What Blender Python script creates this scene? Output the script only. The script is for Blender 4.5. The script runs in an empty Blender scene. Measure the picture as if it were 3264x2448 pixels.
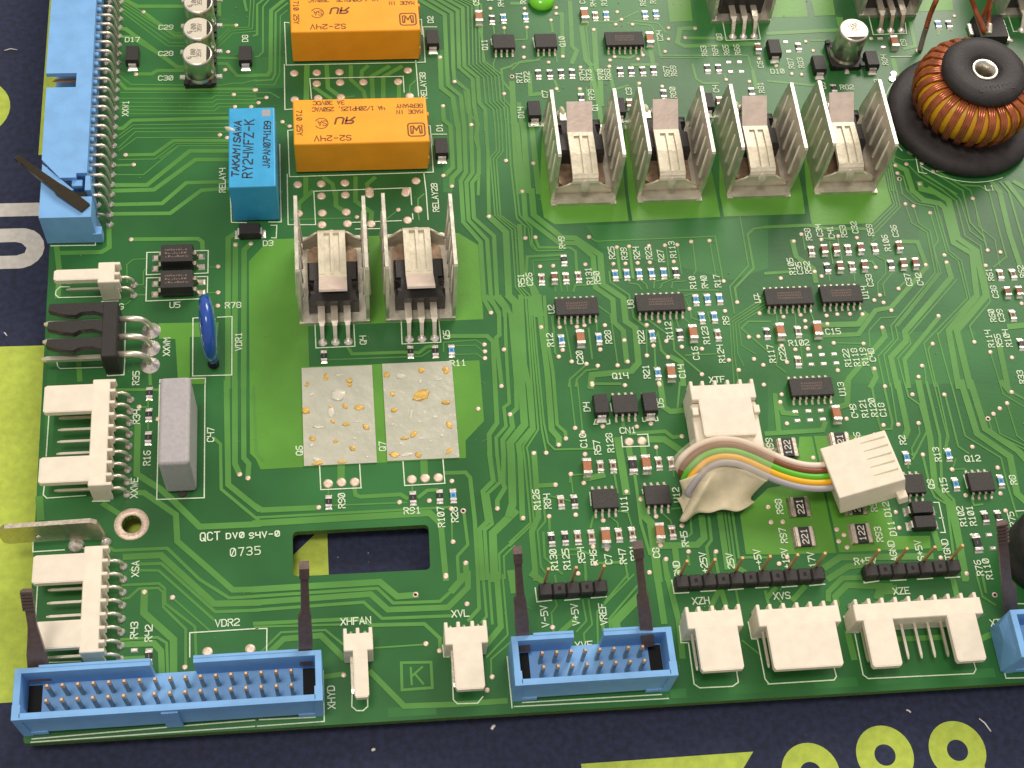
import bpy, bmesh, math, random
from math import sin, cos, pi, radians, hypot, atan2
from mathutils import Vector, Matrix
random.seed(7)
scene = bpy.context.scene
col = scene.collection
# ------------------------------------------------------------------ camera (1 unit = 1 mm, z = 0 is the board's face)
CAMP = Vector((58.008, -74.561, 255.991)); FPX = 4726.545
RA, RB, RC = 0.511902431, 0.151618698, -0.222474917
RM = Matrix.Rotation(RC, 3, 'Z') @ Matrix.Rotation(RA, 3, 'X') @ Matrix.Rotation(RB, 3, 'Z')
cd = bpy.data.cameras.new('camera'); cam = bpy.data.objects.new('camera', cd); col.objects.link(cam)
cam.matrix_world = Matrix.Translation(CAMP) @ RM.to_4x4()
cd.sensor_width = 36.0; cd.lens = FPX / 3264 * 36.0
cd.clip_start = 5; cd.clip_end = 6000
scene.camera = cam
# ------------------------------------------------------------------ light: indoor, warm, soft ceiling light
world = bpy.data.worlds.new('World'); scene.world = world; world.use_nodes = True
bg = world.node_tree.nodes['Background']; bg.inputs[0].default_value = (1.0, 0.93, 0.84, 1); bg.inputs[1].default_value = 0.46
def lamp(name, loc, target, size, sizey, power, color):
    l = bpy.data.lights.new(name, 'AREA'); l.shape = 'RECTANGLE'; l.size = size; l.size_y = sizey
    l.energy = power; l.color = color
    o = bpy.data.objects.new(name, l); col.objects.link(o); o.location = loc
    o.rotation_euler = (Vector(target) - Vector(loc)).to_track_quat('-Z', 'Y').to_euler()
    return o
lamp('ceiling_panel_light', (800, 1330, 1050), (120, 80, 0), 900, 640, 1.9e7, (1.0, 0.92, 0.82))
lamp('ceiling_lamp_light', (-120, -60, 1300), (90, 80, 0), 300, 300, 0.62e7, (1.0, 0.90, 0.78))
scene.view_settings.view_transform = 'Standard'; scene.view_settings.look = 'None'
scene.view_settings.exposure = 0.22; scene.view_settings.gamma = 1.0
try:
    scene.cycles.max_bounces = 6; scene.cycles.use_denoising = True
except Exception: pass

# ------------------------------------------------------------------ survey: a point of the board plane (or z above it) from where it was measured
TK = 816 / 2212.0
def at(c, r, x, y, z=0.0):
    d = RM @ Vector((c * 816 + x * TK - 1632, -(r * 612 + y * TK - 1224), -FPX))
    k = (z - CAMP.z) / d.z
    return Vector((CAMP.x + d.x * k, CAMP.y + d.y * k, z))
def pts(s, dz=0.0):
    """'cr:x,y x,y' -> board points"""
    out = []; c = r = 0
    for tok in s.split():
        if ':' in tok:
            h, tok = tok.split(':'); c, r = int(h[0]), int(h[1])
        x, y = tok.split(','); p = at(c, r, float(x), float(y), dz); out.append((p.x, p.y))
    return out

# ------------------------------------------------------------------ materials
MATS = {}
def mat(name, rgb, rough=0.5, metal=0.0, bump=0.0, scale=6.0, var=0.0, vscale=None, coat=0.0, ior=1.45, spec=None,
        alpha=1.0, rgb2=None, trans=0.0, sss=0.0, vdetail=3.0):
    m = bpy.data.materials.new(name); m.use_nodes = True
    nt = m.node_tree; b = nt.nodes['Principled BSDF']
    b.inputs['Base Color'].default_value = (*rgb, 1); b.inputs['Roughness'].default_value = rough
    b.inputs['Metallic'].default_value = metal; b.inputs['IOR'].default_value = ior
    b.inputs['Coat Weight'].default_value = coat; b.inputs['Coat Roughness'].default_value = 0.12
    b.inputs['Alpha'].default_value = alpha; b.inputs['Transmission Weight'].default_value = trans
    if sss:
        b.inputs['Subsurface Weight'].default_value = sss; b.inputs['Subsurface Radius'].default_value = (1.0, 0.8, 0.6)
        b.inputs['Subsurface Scale'].default_value = 1.0
    geo = nt.nodes.new('ShaderNodeNewGeometry')
    if var > 0 or rgb2:
        n = nt.nodes.new('ShaderNodeTexNoise'); n.inputs['Scale'].default_value = vscale or scale
        n.inputs['Detail'].default_value = vdetail
        nt.links.new(geo.outputs['Position'], n.inputs['Vector'])
        mx = nt.nodes.new('ShaderNodeMix'); mx.data_type = 'RGBA'
        ramp = nt.nodes.new('ShaderNodeMapRange'); ramp.inputs[1].default_value = 0.35; ramp.inputs[2].default_value = 0.65
        nt.links.new(n.outputs[0], ramp.inputs[0]); nt.links.new(ramp.outputs[0], mx.inputs[0])
        a = [max(0, c * (1 - var)) for c in rgb]; bb = rgb2 or [min(1, c * (1 + var)) for c in rgb]
        mx.inputs[6].default_value = (*a, 1); mx.inputs[7].default_value = (*bb, 1)
        nt.links.new(mx.outputs[2], b.inputs['Base Color'])
        mr = nt.nodes.new('ShaderNodeMapRange'); mr.inputs[3].default_value = rough * 0.8; mr.inputs[4].default_value = min(1, rough * 1.25)
        nt.links.new(n.outputs[0], mr.inputs[0]); nt.links.new(mr.outputs[0], b.inputs['Roughness'])
    if bump > 0:
        n2 = nt.nodes.new('ShaderNodeTexNoise'); n2.inputs['Scale'].default_value = scale; n2.inputs['Detail'].default_value = 4
        nt.links.new(geo.outputs['Position'], n2.inputs['Vector'])
        bp = nt.nodes.new('ShaderNodeBump'); bp.inputs['Strength'].default_value = bump; bp.inputs['Distance'].default_value = 0.3
        nt.links.new(n2.outputs[0], bp.inputs['Height']); nt.links.new(bp.outputs[0], b.inputs['Normal'])
    MATS[name] = m
    return m
M = MATS
mat('mask_dark', (0.025, 0.134, 0.034), 0.30, bump=0.05, scale=1.4, var=0.22, vscale=0.035, ior=1.40)
mat('mask_trace', (0.086, 0.258, 0.050), 0.32, bump=0.06, scale=2.0, var=0.15, vscale=0.05, ior=1.40)
mat('mask_pour', (0.098, 0.290, 0.034), 0.34, bump=0.10, scale=1.2, var=0.14, vscale=0.05, ior=1.40)
mat('mask_inner_sheen', (0.030, 0.160, 0.036), 0.32, bump=0.05, scale=1.4, var=0.15, vscale=0.05, ior=1.40)
mat('laminate_edge', (0.075, 0.15, 0.025), 0.6, bump=0.4, scale=3, var=0.3)
mat('silk', (0.62, 0.74, 0.55), 0.6, var=0.12, vscale=3)
mat('solder', (0.86, 0.79, 0.75), 0.28, metal=0.75, bump=0.35, scale=1.6, var=0.08)
mat('via', (0.72, 0.57, 0.46), 0.45, metal=0.45, bump=0.25, scale=2.5, var=0.15)
mat('tin', (0.66, 0.58, 0.49), 0.34, metal=1.0, bump=0.15, scale=1.5, var=0.10)
mat('pin_tin', (0.80, 0.73, 0.62), 0.30, metal=0.75, bump=0.1, scale=2.0)
mat('gold', (0.86, 0.50, 0.26), 0.32, metal=0.7)
mat('pin_grey', (0.30, 0.30, 0.27), 0.40, metal=0.8)
mat('heatsink', (0.68, 0.64, 0.55), 0.36, metal=0.75, bump=0.25, scale=0.9, var=0.12, vscale=0.35)
mat('clip_steel', (0.62, 0.57, 0.45), 0.46, metal=0.40, bump=0.30, scale=1.1, var=0.10, vscale=0.4)
mat('clip_lip_steel', (0.74, 0.62, 0.56), 0.45, metal=0.35, bump=0.2, scale=1.5, var=0.06, vscale=0.5)
mat('rib_glint_steel', (0.80, 0.76, 0.66), 0.4, metal=0.35)  # paler than the fin metal: glints on the ribs put into the colour
mat('tab_brown_reflection', (0.36, 0.25, 0.17), 0.42, metal=0.8, bump=0.15, scale=1.0, var=0.15)  # brown reflected by the metal tab, put into its base colour
mat('black_epoxy', (0.020, 0.017, 0.017), 0.42, bump=0.35, scale=5.0, var=0.2)
mat('black_plastic', (0.022, 0.019, 0.019), 0.5, bump=0.25, scale=4.0, var=0.2)
mat('chip_top', (0.030, 0.026, 0.025), 0.5, bump=0.35, scale=7.0, var=0.2)
mat('chip_mark', (0.20, 0.13, 0.095), 0.6)
mat('rubber', (0.025, 0.021, 0.023), 0.60, bump=0.3, scale=2.2, var=0.25, vscale=0.4)
mat('blue_plastic', (0.185, 0.410, 0.76), 0.48, bump=0.18, scale=2.2, var=0.06, vscale=0.3)
mat('relay_orange', (0.93, 0.37, 0.016), 0.45, bump=0.12, scale=2.5, var=0.05, vscale=0.2)
mat('relay_ink', (0.16, 0.05, 0.012), 0.6)
mat('relay_cyan', (0.040, 0.35, 0.66), 0.35, bump=0.12, scale=2.0, var=0.06, vscale=0.3)
mat('navy_ink', (0.012, 0.02, 0.035), 0.6)
mat('white_nylon', (0.80, 0.72, 0.60), 0.5, bump=0.10, scale=2.5, var=0.04, vscale=0.5, sss=0.08)
mat('groove_shade_nylon', (0.66, 0.62, 0.42), 0.5, bump=0.10, scale=2.5, var=0.04, sss=0.08)  # darker nylon paints the shade of the plug's grooves, built as ribs
mat('film_grey', (0.40, 0.375, 0.395), 0.45, bump=0.25, scale=1.4, var=0.06)
mat('varistor_blue', (0.008, 0.065, 0.36), 0.20, bump=0.3, scale=0.5, coat=0.6)
mat('alu', (0.70, 0.66, 0.58), 0.32, metal=1.0, bump=0.1, scale=2)
mat('alu_top', (0.70, 0.65, 0.55), 0.45, metal=0.6, var=0.06)
mat('ink_dark', (0.03, 0.025, 0.02), 0.6)
mat('ink_grey', (0.20, 0.17, 0.14), 0.6)
mat('copper_wire', (0.42, 0.115, 0.045), 0.24, metal=0.55, coat=0.4, bump=0.1, scale=2, var=0.25, vscale=0.4)
mat('core_yellow', (0.72, 0.38, 0.015), 0.4, var=0.1)
mat('res_black', (0.022, 0.022, 0.026), 0.35, bump=0.1, scale=5)
mat('res_blue', (0.16, 0.42, 0.66), 0.4, var=0.1, vscale=4)
mat('res_blue_dark', (0.03, 0.15, 0.42), 0.4)
mat('res_tan', (0.42, 0.31, 0.22), 0.45, var=0.15, vscale=4)
mat('res_brown', (0.07, 0.045, 0.028), 0.4)
mat('cap_brown', (0.38, 0.15, 0.065), 0.45, bump=0.1, scale=4, var=0.12, vscale=3)
mat('cap_brown_dark', (0.20, 0.075, 0.035), 0.45, var=0.12, vscale=3)
mat('digit_white', (0.72, 0.66, 0.58), 0.5)
mat('latch_brown', (0.15, 0.108, 0.098), 0.30, metal=0.35, bump=0.1, scale=2.5, var=0.10, vscale=1.2)
mat('latch_olive', (0.045, 0.036, 0.022), 0.22, metal=0.4, bump=0.08, scale=2.0, var=0.1)
mat('wire_white', (0.80, 0.66, 0.56), 0.4); mat('wire_brown', (0.20, 0.065, 0.025), 0.4); mat('wire_green', (0.10, 0.46, 0.03), 0.4)
mat('wire_yellow', (0.80, 0.42, 0.01), 0.4); mat('wire_grey', (0.36, 0.34, 0.36), 0.4)
mat('tape', (0.80, 0.71, 0.50), 0.26, bump=0.3, scale=0.5, var=0.12, vscale=0.25, alpha=0.74)
mat('tape_clear', (0.72, 0.62, 0.45), 0.28, alpha=0.22, bump=0.3, scale=0.5)
mat('mica', (0.56, 0.56, 0.47), 0.20, bump=0.8, scale=0.8, var=0.06, vscale=0.3, alpha=0.86, coat=0.3)
mat('glue', (0.66, 0.42, 0.10), 0.28, bump=0.3, scale=1.0, var=0.2, vscale=0.8, sss=0.1)
mat('glue_clear', (0.88, 0.84, 0.72), 0.2, alpha=0.62, coat=0.5)
mat('glue_white', (0.66, 0.66, 0.46), 0.35, bump=0.3, scale=1.0)
mat('hole_black', (0.006, 0.006, 0.006), 0.8)
mat('cloth_navy', (0.019, 0.025, 0.060), 0.85, bump=0.35, scale=1.6, var=0.35, vscale=0.8, vdetail=6)
mat('cloth_lime', (0.43, 0.54, 0.075), 0.75, bump=0.25, scale=1.6, var=0.10, vscale=0.6, vdetail=6)
mat('cloth_white', (0.55, 0.53, 0.50), 0.75, bump=0.4, scale=1.6, var=0.08, vscale=0.8)
mat('lint', (0.75, 0.72, 0.70), 0.7)

# ------------------------------------------------------------------ mesh builder
class MB:
    def __init__(s): s.v = []; s.f = []; s.sm = []
    def add(s, vs, fs, smooth=False):
        o = len(s.v); s.v += [tuple(v) for v in vs]
        for f in fs: s.f.append([o + i for i in f]); s.sm.append(smooth)
        return s
    def box(s, x0, y0, z0, x1, y1, z1):
        vs = [(x0,y0,z0),(x1,y0,z0),(x1,y1,z0),(x0,y1,z0),(x0,y0,z1),(x1,y0,z1),(x1,y1,z1),(x0,y1,z1)]
        return s.add(vs, [(3,2,1,0),(4,5,6,7),(0,1,5,4),(1,2,6,5),(2,3,7,6),(3,0,4,7)])
    def bbox(s, x0, y0, z0, x1, y1, z1, b=0.1, seg=2):
        bm = bmesh.new(); bmesh.ops.create_cube(bm, size=1.0)
        for v in bm.verts:
            v.co = Vector(((x0+x1)/2 + v.co.x*(x1-x0), (y0+y1)/2 + v.co.y*(y1-y0), (z0+z1)/2 + v.co.z*(z1-z0)))
        bmesh.ops.bevel(bm, geom=bm.edges[:] , offset=b, segments=seg, affect='EDGES', profile=0.5)
        bm.verts.index_update()
        s.add([v.co[:] for v in bm.verts], [[v.index for v in f.verts] for f in bm.faces]); bm.free(); return s
    def hexa(s, bot, top):
        """8 corner solid, bot/top lists of 4 ccw points"""
        return s.add(list(bot) + list(top), [(3,2,1,0),(4,5,6,7),(0,1,5,4),(1,2,6,5),(2,3,7,6),(3,0,4,7)])
    def prism(s, p, z0, z1, bottom=True):
        n = len(p); a = sum(p[i][0]*p[(i+1)%n][1] - p[(i+1)%n][0]*p[i][1] for i in range(n))
        if a < 0: p = list(reversed(p))
        vs = [(x,y,z0) for x,y in p] + [(x,y,z1) for x,y in p]
        fs = [list(range(n, 2*n))] + [(i,(i+1)%n,n+(i+1)%n,n+i) for i in range(n)]
        if bottom: fs.append(list(reversed(range(n))))
        return s.add(vs, fs)
    def prismx(s, p, x0, x1):
        """profile in (y, z) extruded along x"""
        n = len(p); a = sum(p[i][0]*p[(i+1)%n][1] - p[(i+1)%n][0]*p[i][1] for i in range(n))
        if a < 0: p = list(reversed(p))
        vs = [(x0,y,z) for y,z in p] + [(x1,y,z) for y,z in p]
        fs = [list(range(n, 2*n))] + [(i,(i+1)%n,n+(i+1)%n,n+i) for i in range(n)] + [list(reversed(range(n)))]
        return s.add(vs, fs)
    def ribbonx(s, path, x0, x1, t):
        """sheet of thickness t following (y,z) path, extruded in x; x0/x1 may be lists"""
        n = len(path); nor = []
        for i in range(n):
            a = path[max(0,i-1)]; b = path[min(n-1,i+1)]; d = (b[0]-a[0], b[1]-a[1]); l = hypot(*d) or 1
            nor.append((-d[1]/l, d[0]/l))
        vs = []
        for i,(y,z) in enumerate(path):
            xa = x0[i] if isinstance(x0,(list,tuple)) else x0; xb = x1[i] if isinstance(x1,(list,tuple)) else x1
            ny,nz = nor[i]
            vs += [(xa,y,z),(xb,y,z),(xb,y+ny*t,z+nz*t),(xa,y+ny*t,z+nz*t)]
        fs = [(0,1,2,3),(4*n-1,4*n-2,4*n-3,4*n-4)]
        for i in range(n-1):
            o = 4*i
            for k in range(4): fs.append((o+k,o+4+k,o+4+(k+1)%4,o+(k+1)%4))
        return s.add(vs, fs)
    def tube(s, path, r, n=8, caps=True, smooth=True):
        path = [Vector(p) for p in path]; m = len(path); vs = []; up = None
        for i,p in enumerate(path):
            d = (path[min(m-1,i+1)] - path[max(0,i-1)]).normalized()
            if up is None:
                up = Vector((0,0,1)) if abs(d.z) < 0.9 else Vector((1,0,0))
            u = d.cross(up); 
            if u.length < 1e-5: u = d.cross(Vector((0,1,0)))
            u.normalize(); w = u.cross(d).normalized(); up = w
            rr = r[i] if isinstance(r,(list,tuple)) else r
            for k in range(n):
                a = 2*pi*(k+.5)/n; vs.append(p + u*(cos(a)*rr) + w*(sin(a)*rr))
        fs = [(i*n+k, i*n+(k+1)%n, (i+1)*n+(k+1)%n, (i+1)*n+k) for i in range(m-1) for k in range(n)]
        s.add(vs, fs, smooth)
        if caps:
            o = len(s.v) - m*n
            s.f.append([o+k for k in reversed(range(n))]); s.sm.append(False)
            s.f.append([o+(m-1)*n+k for k in range(n)]); s.sm.append(False)
        return s
    def lathe(s, prof, cx=0, cy=0, n=32, smooth=True, closed=False, caps=True):
        m = len(prof); vs = [(cx+r*cos(2*pi*k/n), cy+r*sin(2*pi*k/n), z) for r,z in prof for k in range(n)]
        R = range(m if closed else m-1)
        fs = [(i*n+k, i*n+(k+1)%n, ((i+1)%m)*n+(k+1)%n, ((i+1)%m)*n+k) for i in R for k in range(n)]
        s.add(vs, fs, smooth); o = len(s.v) - m*n
        if not closed and caps:
            if prof[0][0] > 1e-6: s.f.append([o+k for k in reversed(range(n))]); s.sm.append(False)
            if prof[-1][0] > 1e-6: s.f.append([o+(m-1)*n+k for k in range(n)]); s.sm.append(False)
        return s
    def blob(s, cx, cy, cz, rx, ry, rz, rot=0, n=12, m=6, jit=0.12, seed=0):
        rnd = random.Random(seed); vs = [(cx,cy,cz+rz)]
        for j in range(1,m+1):
            t = (pi/2)*j/m
            for k in range(n):
                a = 2*pi*k/n; q = 1 + rnd.uniform(-jit,jit); x = cos(a)*sin(t)*rx*q; y = sin(a)*sin(t)*ry*q
                vs.append((cx + x*cos(rot)-y*sin(rot), cy + x*sin(rot)+y*cos(rot), cz + cos(t)*rz))
        fs = [(0,1+k,1+(k+1)%n) for k in range(n)]
        for j in range(m-1): fs += [(1+j*n+k,1+(j+1)*n+k,1+(j+1)*n+(k+1)%n,1+j*n+(k+1)%n) for k in range(n)]
        return s.add(vs, fs, True)
    def stroke(s, p, w, z0, z1=None, closed=False, ends=0.5):
        """flat mitred line through 2-D points, width w; raised to z1 with side walls when given"""
        q = [Vector(a) for a in p]
        if closed: q = q + [q[0]]
        q = [a for i,a in enumerate(q) if i == 0 or (a-q[i-1]).length > 1e-4]
        if len(q) < 2: return s
        if not closed and ends:
            q[0] = q[0] - (q[1]-q[0]).normalized()*w*ends; q[-1] = q[-1] + (q[-1]-q[-2]).normalized()*w*ends
        n = len(q); L = []; Rr = []
        for i in range(n):
            if closed and i in (0,n-1): d0 = (q[-1]-q[-2]).normalized(); d1 = (q[1]-q[0]).normalized()
            else:
                d0 = (q[i]-q[i-1]).normalized() if i else (q[1]-q[0]).normalized()
                d1 = (q[i+1]-q[i]).normalized() if i < n-1 else d0
            t = d0 + d1
            if t.length < 1e-3: t = d1
            t.normalize(); nn = Vector((-t.y, t.x)); k = 1/max(0.45, nn.dot(Vector((-d1.y, d1.x))))
            L.append(q[i] + nn*w/2*k); Rr.append(q[i] - nn*w/2*k)
        z = z0 if z1 is None else z1
        vs = [(a.x,a.y,z) for a in L] + [(a.x,a.y,z) for a in Rr]
        fs = [(i+1, i, n+i, n+i+1) for i in range(n-1)]
        if z1 is not None:
            vs += [(a.x,a.y,z0) for a in L] + [(a.x,a.y,z0) for a in Rr]
            for i in range(n-1):
                fs += [(i, i+1, 2*n+i+1, 2*n+i), (n+i+1, n+i, 3*n+i, 3*n+i+1)]
            fs += [(0, 2*n, 3*n, n), (n-1, 2*n-1, 4*n-1, 3*n-1)]
        return s.add(vs, fs)
    def disc(s, x, y, r, z0, z1, n=14):
        return s.prism([(x+r*cos(2*pi*k/n), y+r*sin(2*pi*k/n)) for k in range(n)], z0, z1, False)
    def xf(s, mtx, start=0):
        for i in range(start, len(s.v)): s.v[i] = tuple(mtx @ Vector(s.v[i]))
        return s
    def mesh(s, name, m):
        me = bpy.data.meshes.new(name); me.from_pydata(s.v, [], s.f)
        me.polygons.foreach_set('use_smooth', s.sm); me.materials.append(m); me.update(); return me
    def obj(s, name, m, parent=None, loc=None):
        o = bpy.data.objects.new(name, s.mesh(name, M[m] if isinstance(m,str) else m)); col.objects.link(o)
        if name in ('printed_text', 'faint_marking', 'digits', 'moulded_text'): o['kind'] = 'stuff'
        if parent is not None: o.parent = parent
        if loc is not None: o.location = loc
        return o
def link(name, me, parent=None, loc=(0,0,0), rz=0.0):
    o = bpy.data.objects.new(name, me); col.objects.link(o); o.parent = parent; o.location = loc; o.rotation_euler = (0,0,rz); return o
def thing(name, label, cat, loc=(0,0,0), rz=0.0, group=None):
    o = bpy.data.objects.new(name, None); col.objects.link(o); o.location = loc; o.rotation_euler = (0,0,rz)
    o.empty_display_size = 1.0; o['label'] = label; o['category'] = cat
    if group: o['group'] = group
    return o
def tag(o, label, cat, group=None):
    o['label'] = label; o['category'] = cat
    if group: o['group'] = group
    return o
KIDS = {}
def dup(root, loc, rz=0.0, label=None):
    r = root.copy(); col.objects.link(r); r.location = loc; r.rotation_euler = (0,0,rz)
    if label: r['label'] = label
    if root.name not in KIDS: KIDS[root.name] = [(c, list(c.children)) for c in root.children]
    for ch, gs in KIDS[root.name]:
        c = ch.copy(); col.objects.link(c); c.parent = r
        for g in gs:
            d = g.copy(); col.objects.link(d); d.parent = c
    return r

# ------------------------------------------------------------------ stroke lettering (cell 4 wide, 6 high)
G = {'0':"0,1 0,5 1,6 3,6 4,5 4,1 3,0 1,0 0,1|1,1 3,5",'O':"0,1 0,5 1,6 3,6 4,5 4,1 3,0 1,0 0,1",'1':"1,5 2,6 2,0|1,0 3,0",
'2':"0,5 1,6 3,6 4,5 4,3.6 0,1 0,0 4,0",'3':"0,5.4 1,6 3,6 4,5 4,4 3,3 1.5,3|3,3 4,2 4,1 3,0 1,0 0,.6",'4':"0,6 0,3 4,3|4,6 4,0",
'5':"4,6 0,6 0,3.4 3,3.4 4,2.5 4,1 3,0 0,0",'6':"4,6 1.5,6 0,4.5 0,1 1,0 3,0 4,1 4,2.4 3,3.2 0,3.2",'7':"0,6 4,6 1.5,0",
'8':"1,3.1 0,4 0,5 1,6 3,6 4,5 4,4 3,3.1 1,3.1 0,2 0,1 1,0 3,0 4,1 4,2 3,3.1",'9':"4,2.9 1,2.9 0,3.8 0,5 1,6 3,6 4,5 4,1.5 2.5,0 .5,0",
'A':"0,0 2,6 4,0|.7,2 3.3,2",'B':"0,0 0,6 3,6 4,5 4,4 3,3.1 0,3.1|3,3.1 4,2 4,1 3,0 0,0",'C':"4,5 3,6 1,6 0,5 0,1 1,0 3,0 4,1",
'D':"0,0 0,6 2.7,6 4,4.7 4,1.3 2.7,0 0,0",'E':"4,6 0,6 0,0 4,0|0,3.1 3,3.1",'F':"4,6 0,6 0,0|0,3.1 3,3.1",
'G':"4,5 3,6 1,6 0,5 0,1 1,0 3,0 4,1 4,2.8 2.2,2.8",'H':"0,0 0,6|4,0 4,6|0,3 4,3",'I':"2,0 2,6",'J':"3.4,6 3.4,1 2.6,0 1,0 .2,1",
'K':"0,0 0,6|4,6 0,2.8|1.3,3.8 4,0",'L':"0,6 0,0 4,0",'M':"0,0 0,6 2,3 4,6 4,0",'N':"0,0 0,6 4,0 4,6",'P':"0,0 0,6 3,6 4,5 4,3.8 3,2.9 0,2.9",
'Q':"0,1 0,5 1,6 3,6 4,5 4,1 3,0 1,0 0,1|2.4,1.8 4.2,-.4",'R':"0,0 0,6 3,6 4,5 4,4 3,3.1 0,3.1|2,3.1 4,0",
'S':"4,5.2 3,6 1,6 0,5 0,4 1,3.2 3,2.8 4,2 4,1 3,0 1,0 0,.8",'T':"0,6 4,6|2,6 2,0",'U':"0,6 0,1 1,0 3,0 4,1 4,6",'V':"0,6 2,0 4,6",
'W':"0,6 1,0 2,4 3,0 4,6",'X':"0,0 4,6|0,6 4,0",'Y':"0,6 2,3 4,6|2,3 2,0",'Z':"0,6 4,6 0,0 4,0",'-':".5,3 3.5,3",'+':".3,3 3.7,3|2,1.2 2,4.8",
'.':"1.8,0 2.2,0",',':"2.1,.5 1.6,-.9",'/':"0,0 4,6",'r':"4,0 4,6 1,6 0,5 0,4 1,3.1 4,3.1|2,3.1 0,0",'o':"0,1 0,3 1,4 3,4 4,3 4,1 3,0 1,0 0,1"}
def text(mb, s, x, y, z, ang=0, h=1.3, w=0.19, adv=5.6, cw=1.0, slant=0.0, z1=None):
    k = h/6.0; ns = 0; ca, sa = cos(radians(ang)), sin(radians(ang)); tot = (len(s)-1)*adv*cw + 4*cw; ox = -tot/2
    for ch in s:
        if ch in G:
            for st in G[ch].split('|'):
                P = []
                for tk in st.split():
                    a, b = map(float, tk.split(',')); u = (ox + a*cw + slant*b)*k; v = (b-3)*k
                    P.append((x + u*ca - v*sa, y + u*sa + v*ca))
                cl = len(P) > 3 and hypot(P[0][0]-P[-1][0], P[0][1]-P[-1][1]) < 1e-6
                if cl: P = P[:-1]
                ns += 1; dzs = .0004*(ns % 24); mb.stroke(P, w, z if z1 is not None else z+dzs, None if z1 is None else z1+dzs, closed=cl)
        ox += adv*cw

# ================================================================== table cloth / mat under the board
from mathutils.geometry import tessellate_polygon
MZ = -5.0
def flat(polys, z, name, m, parent=None):
    """polygon with holes, single sheet"""
    vs = [Vector((x,y,0)) for p in polys for x,y in p]
    tris = tessellate_polygon([[Vector((x,y,0)) for x,y in p] for p in polys])
    mb = MB(); fs = []
    for t in tris:
        a,b,c = (vs[i] for i in t)
        fs.append(tuple(t) if (b-a).cross(c-a).z > 0 else (t[0],t[2],t[1]))
    mb.add([(v.x,v.y,z) for v in vs], fs); return mb.obj(name, m, parent)
def circ(x, y, r, n=32, ry=None, a0=0): return [(x+r*cos(2*pi*k/n+a0), y+(ry or r)*sin(2*pi*k/n+a0)) for k in range(n)]
mb = MB(); mb.add([(-900,-900,MZ),(1100,-900,MZ),(1100,1100,MZ),(-900,1100,MZ)], [(0,1,2,3)])
table = mb.obj('table_mat', 'cloth_navy'); table['kind'] = 'structure'
def T(n, polys, m, dz=0.03): return flat(polys, MZ+dz, n, m, table)
lime = [(-60,9.0),(-2.6,9.0),(52.5,8.0),(52.4,38.6),(50.9,38.7),(45.4,33.4),(30,52),(30,81),(-2.4,81.8),(-60,82.6)]
T('lime_print', [lime], 'cloth_lime')
T('lime_print', [[(-6.4,129.4),(6,129.3),(6,240),(-6.2,240),(-6.6,172)]], 'cloth_lime')
T('lime_print', [circ(-21.5,142.6,8.3)], 'cloth_lime')
T('lime_print', [[(95.7,-8.9),(127.0,-8.9),(118,-20),(112,-30),(96.3,-30)]], 'cloth_lime')
T('white_print', [[(-60,117.3),(-2,116.8),(-2,113.4),(-60,113.9)]], 'cloth_white')
T('white_print', [[(-60,110.7),(-8.5,110.4)]+[(-8.5+4.8*cos(a), 105.4+5.0*sin(a)) for a in [radians(80-20*i) for i in range(9)]]+[(-8.5,100.4),(-60,100.6)],
    [(-60,107.2),(-9.6,107.0),(-8.3,106.6),(-7.3,105.4),(-7.6,104.2),(-9.2,103.6),(-60,103.9)]], 'cloth_white')
for cx, cy in ((136.8,-13.4),(151.0,-11.2),(164.6,-11.3)):
    a = [(cx+5.3*cos(t), cy+5.4*sin(t)) for t in [radians(-35+10*i) for i in range(26)]]
    lo = [(cx-.9+6.3*cos(t), cy-11.2+6.6*sin(t)) for t in [radians(140+10*i) for i in range(27)]]
    T('lime_print', [a+lo, circ(cx,cy,1.95), circ(cx-.9,cy-11.5,2.6)], 'cloth_lime')
def speck(x, y, L, ang, r, lab):
    mb = MB(); mb.tube([(x-cos(ang)*L/2, y-sin(ang)*L/2, MZ+.25),(x, y+.1*L, MZ+.4),(x+cos(ang)*L/2, y+sin(ang)*L/2, MZ+.25)], r, 6)
    tag(mb.obj('lint_speck', 'lint'), lab, 'lint', 'lint on the table mat')
def atz(c, r, x, y): p = at(c, r, x, y, MZ); return p.x, p.y
for c,r,x,y,L,ang,rr,lab in ((0,0,95,440,2.8,.05,.1,'white lint thread on the navy mat left of the long blue header'),
    (3,3,1210,1172,.9,-.6,.16,'white lint crumb on the mat between the middle round lime digit and the board'),
    (3,3,1870,1290,3.0,-1.0,.13,'bent white lint thread above the rightmost round lime digit'),
    (1,3,2048,1312,.9,.8,.3,'pale crumb on the navy mat left of the slanted lime shape'),
    (1,3,1015,1506,.5,.3,.28,'tiny tan crumb on the navy mat at the bottom edge of the picture'),
    (0,1,50,1235,1.0,-.9,.12,'grey lint thread on the mat just above the lime field at left')):
    X, Y = atz(c,r,x,y); speck(X, Y, L, ang, rr, lab)

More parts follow.
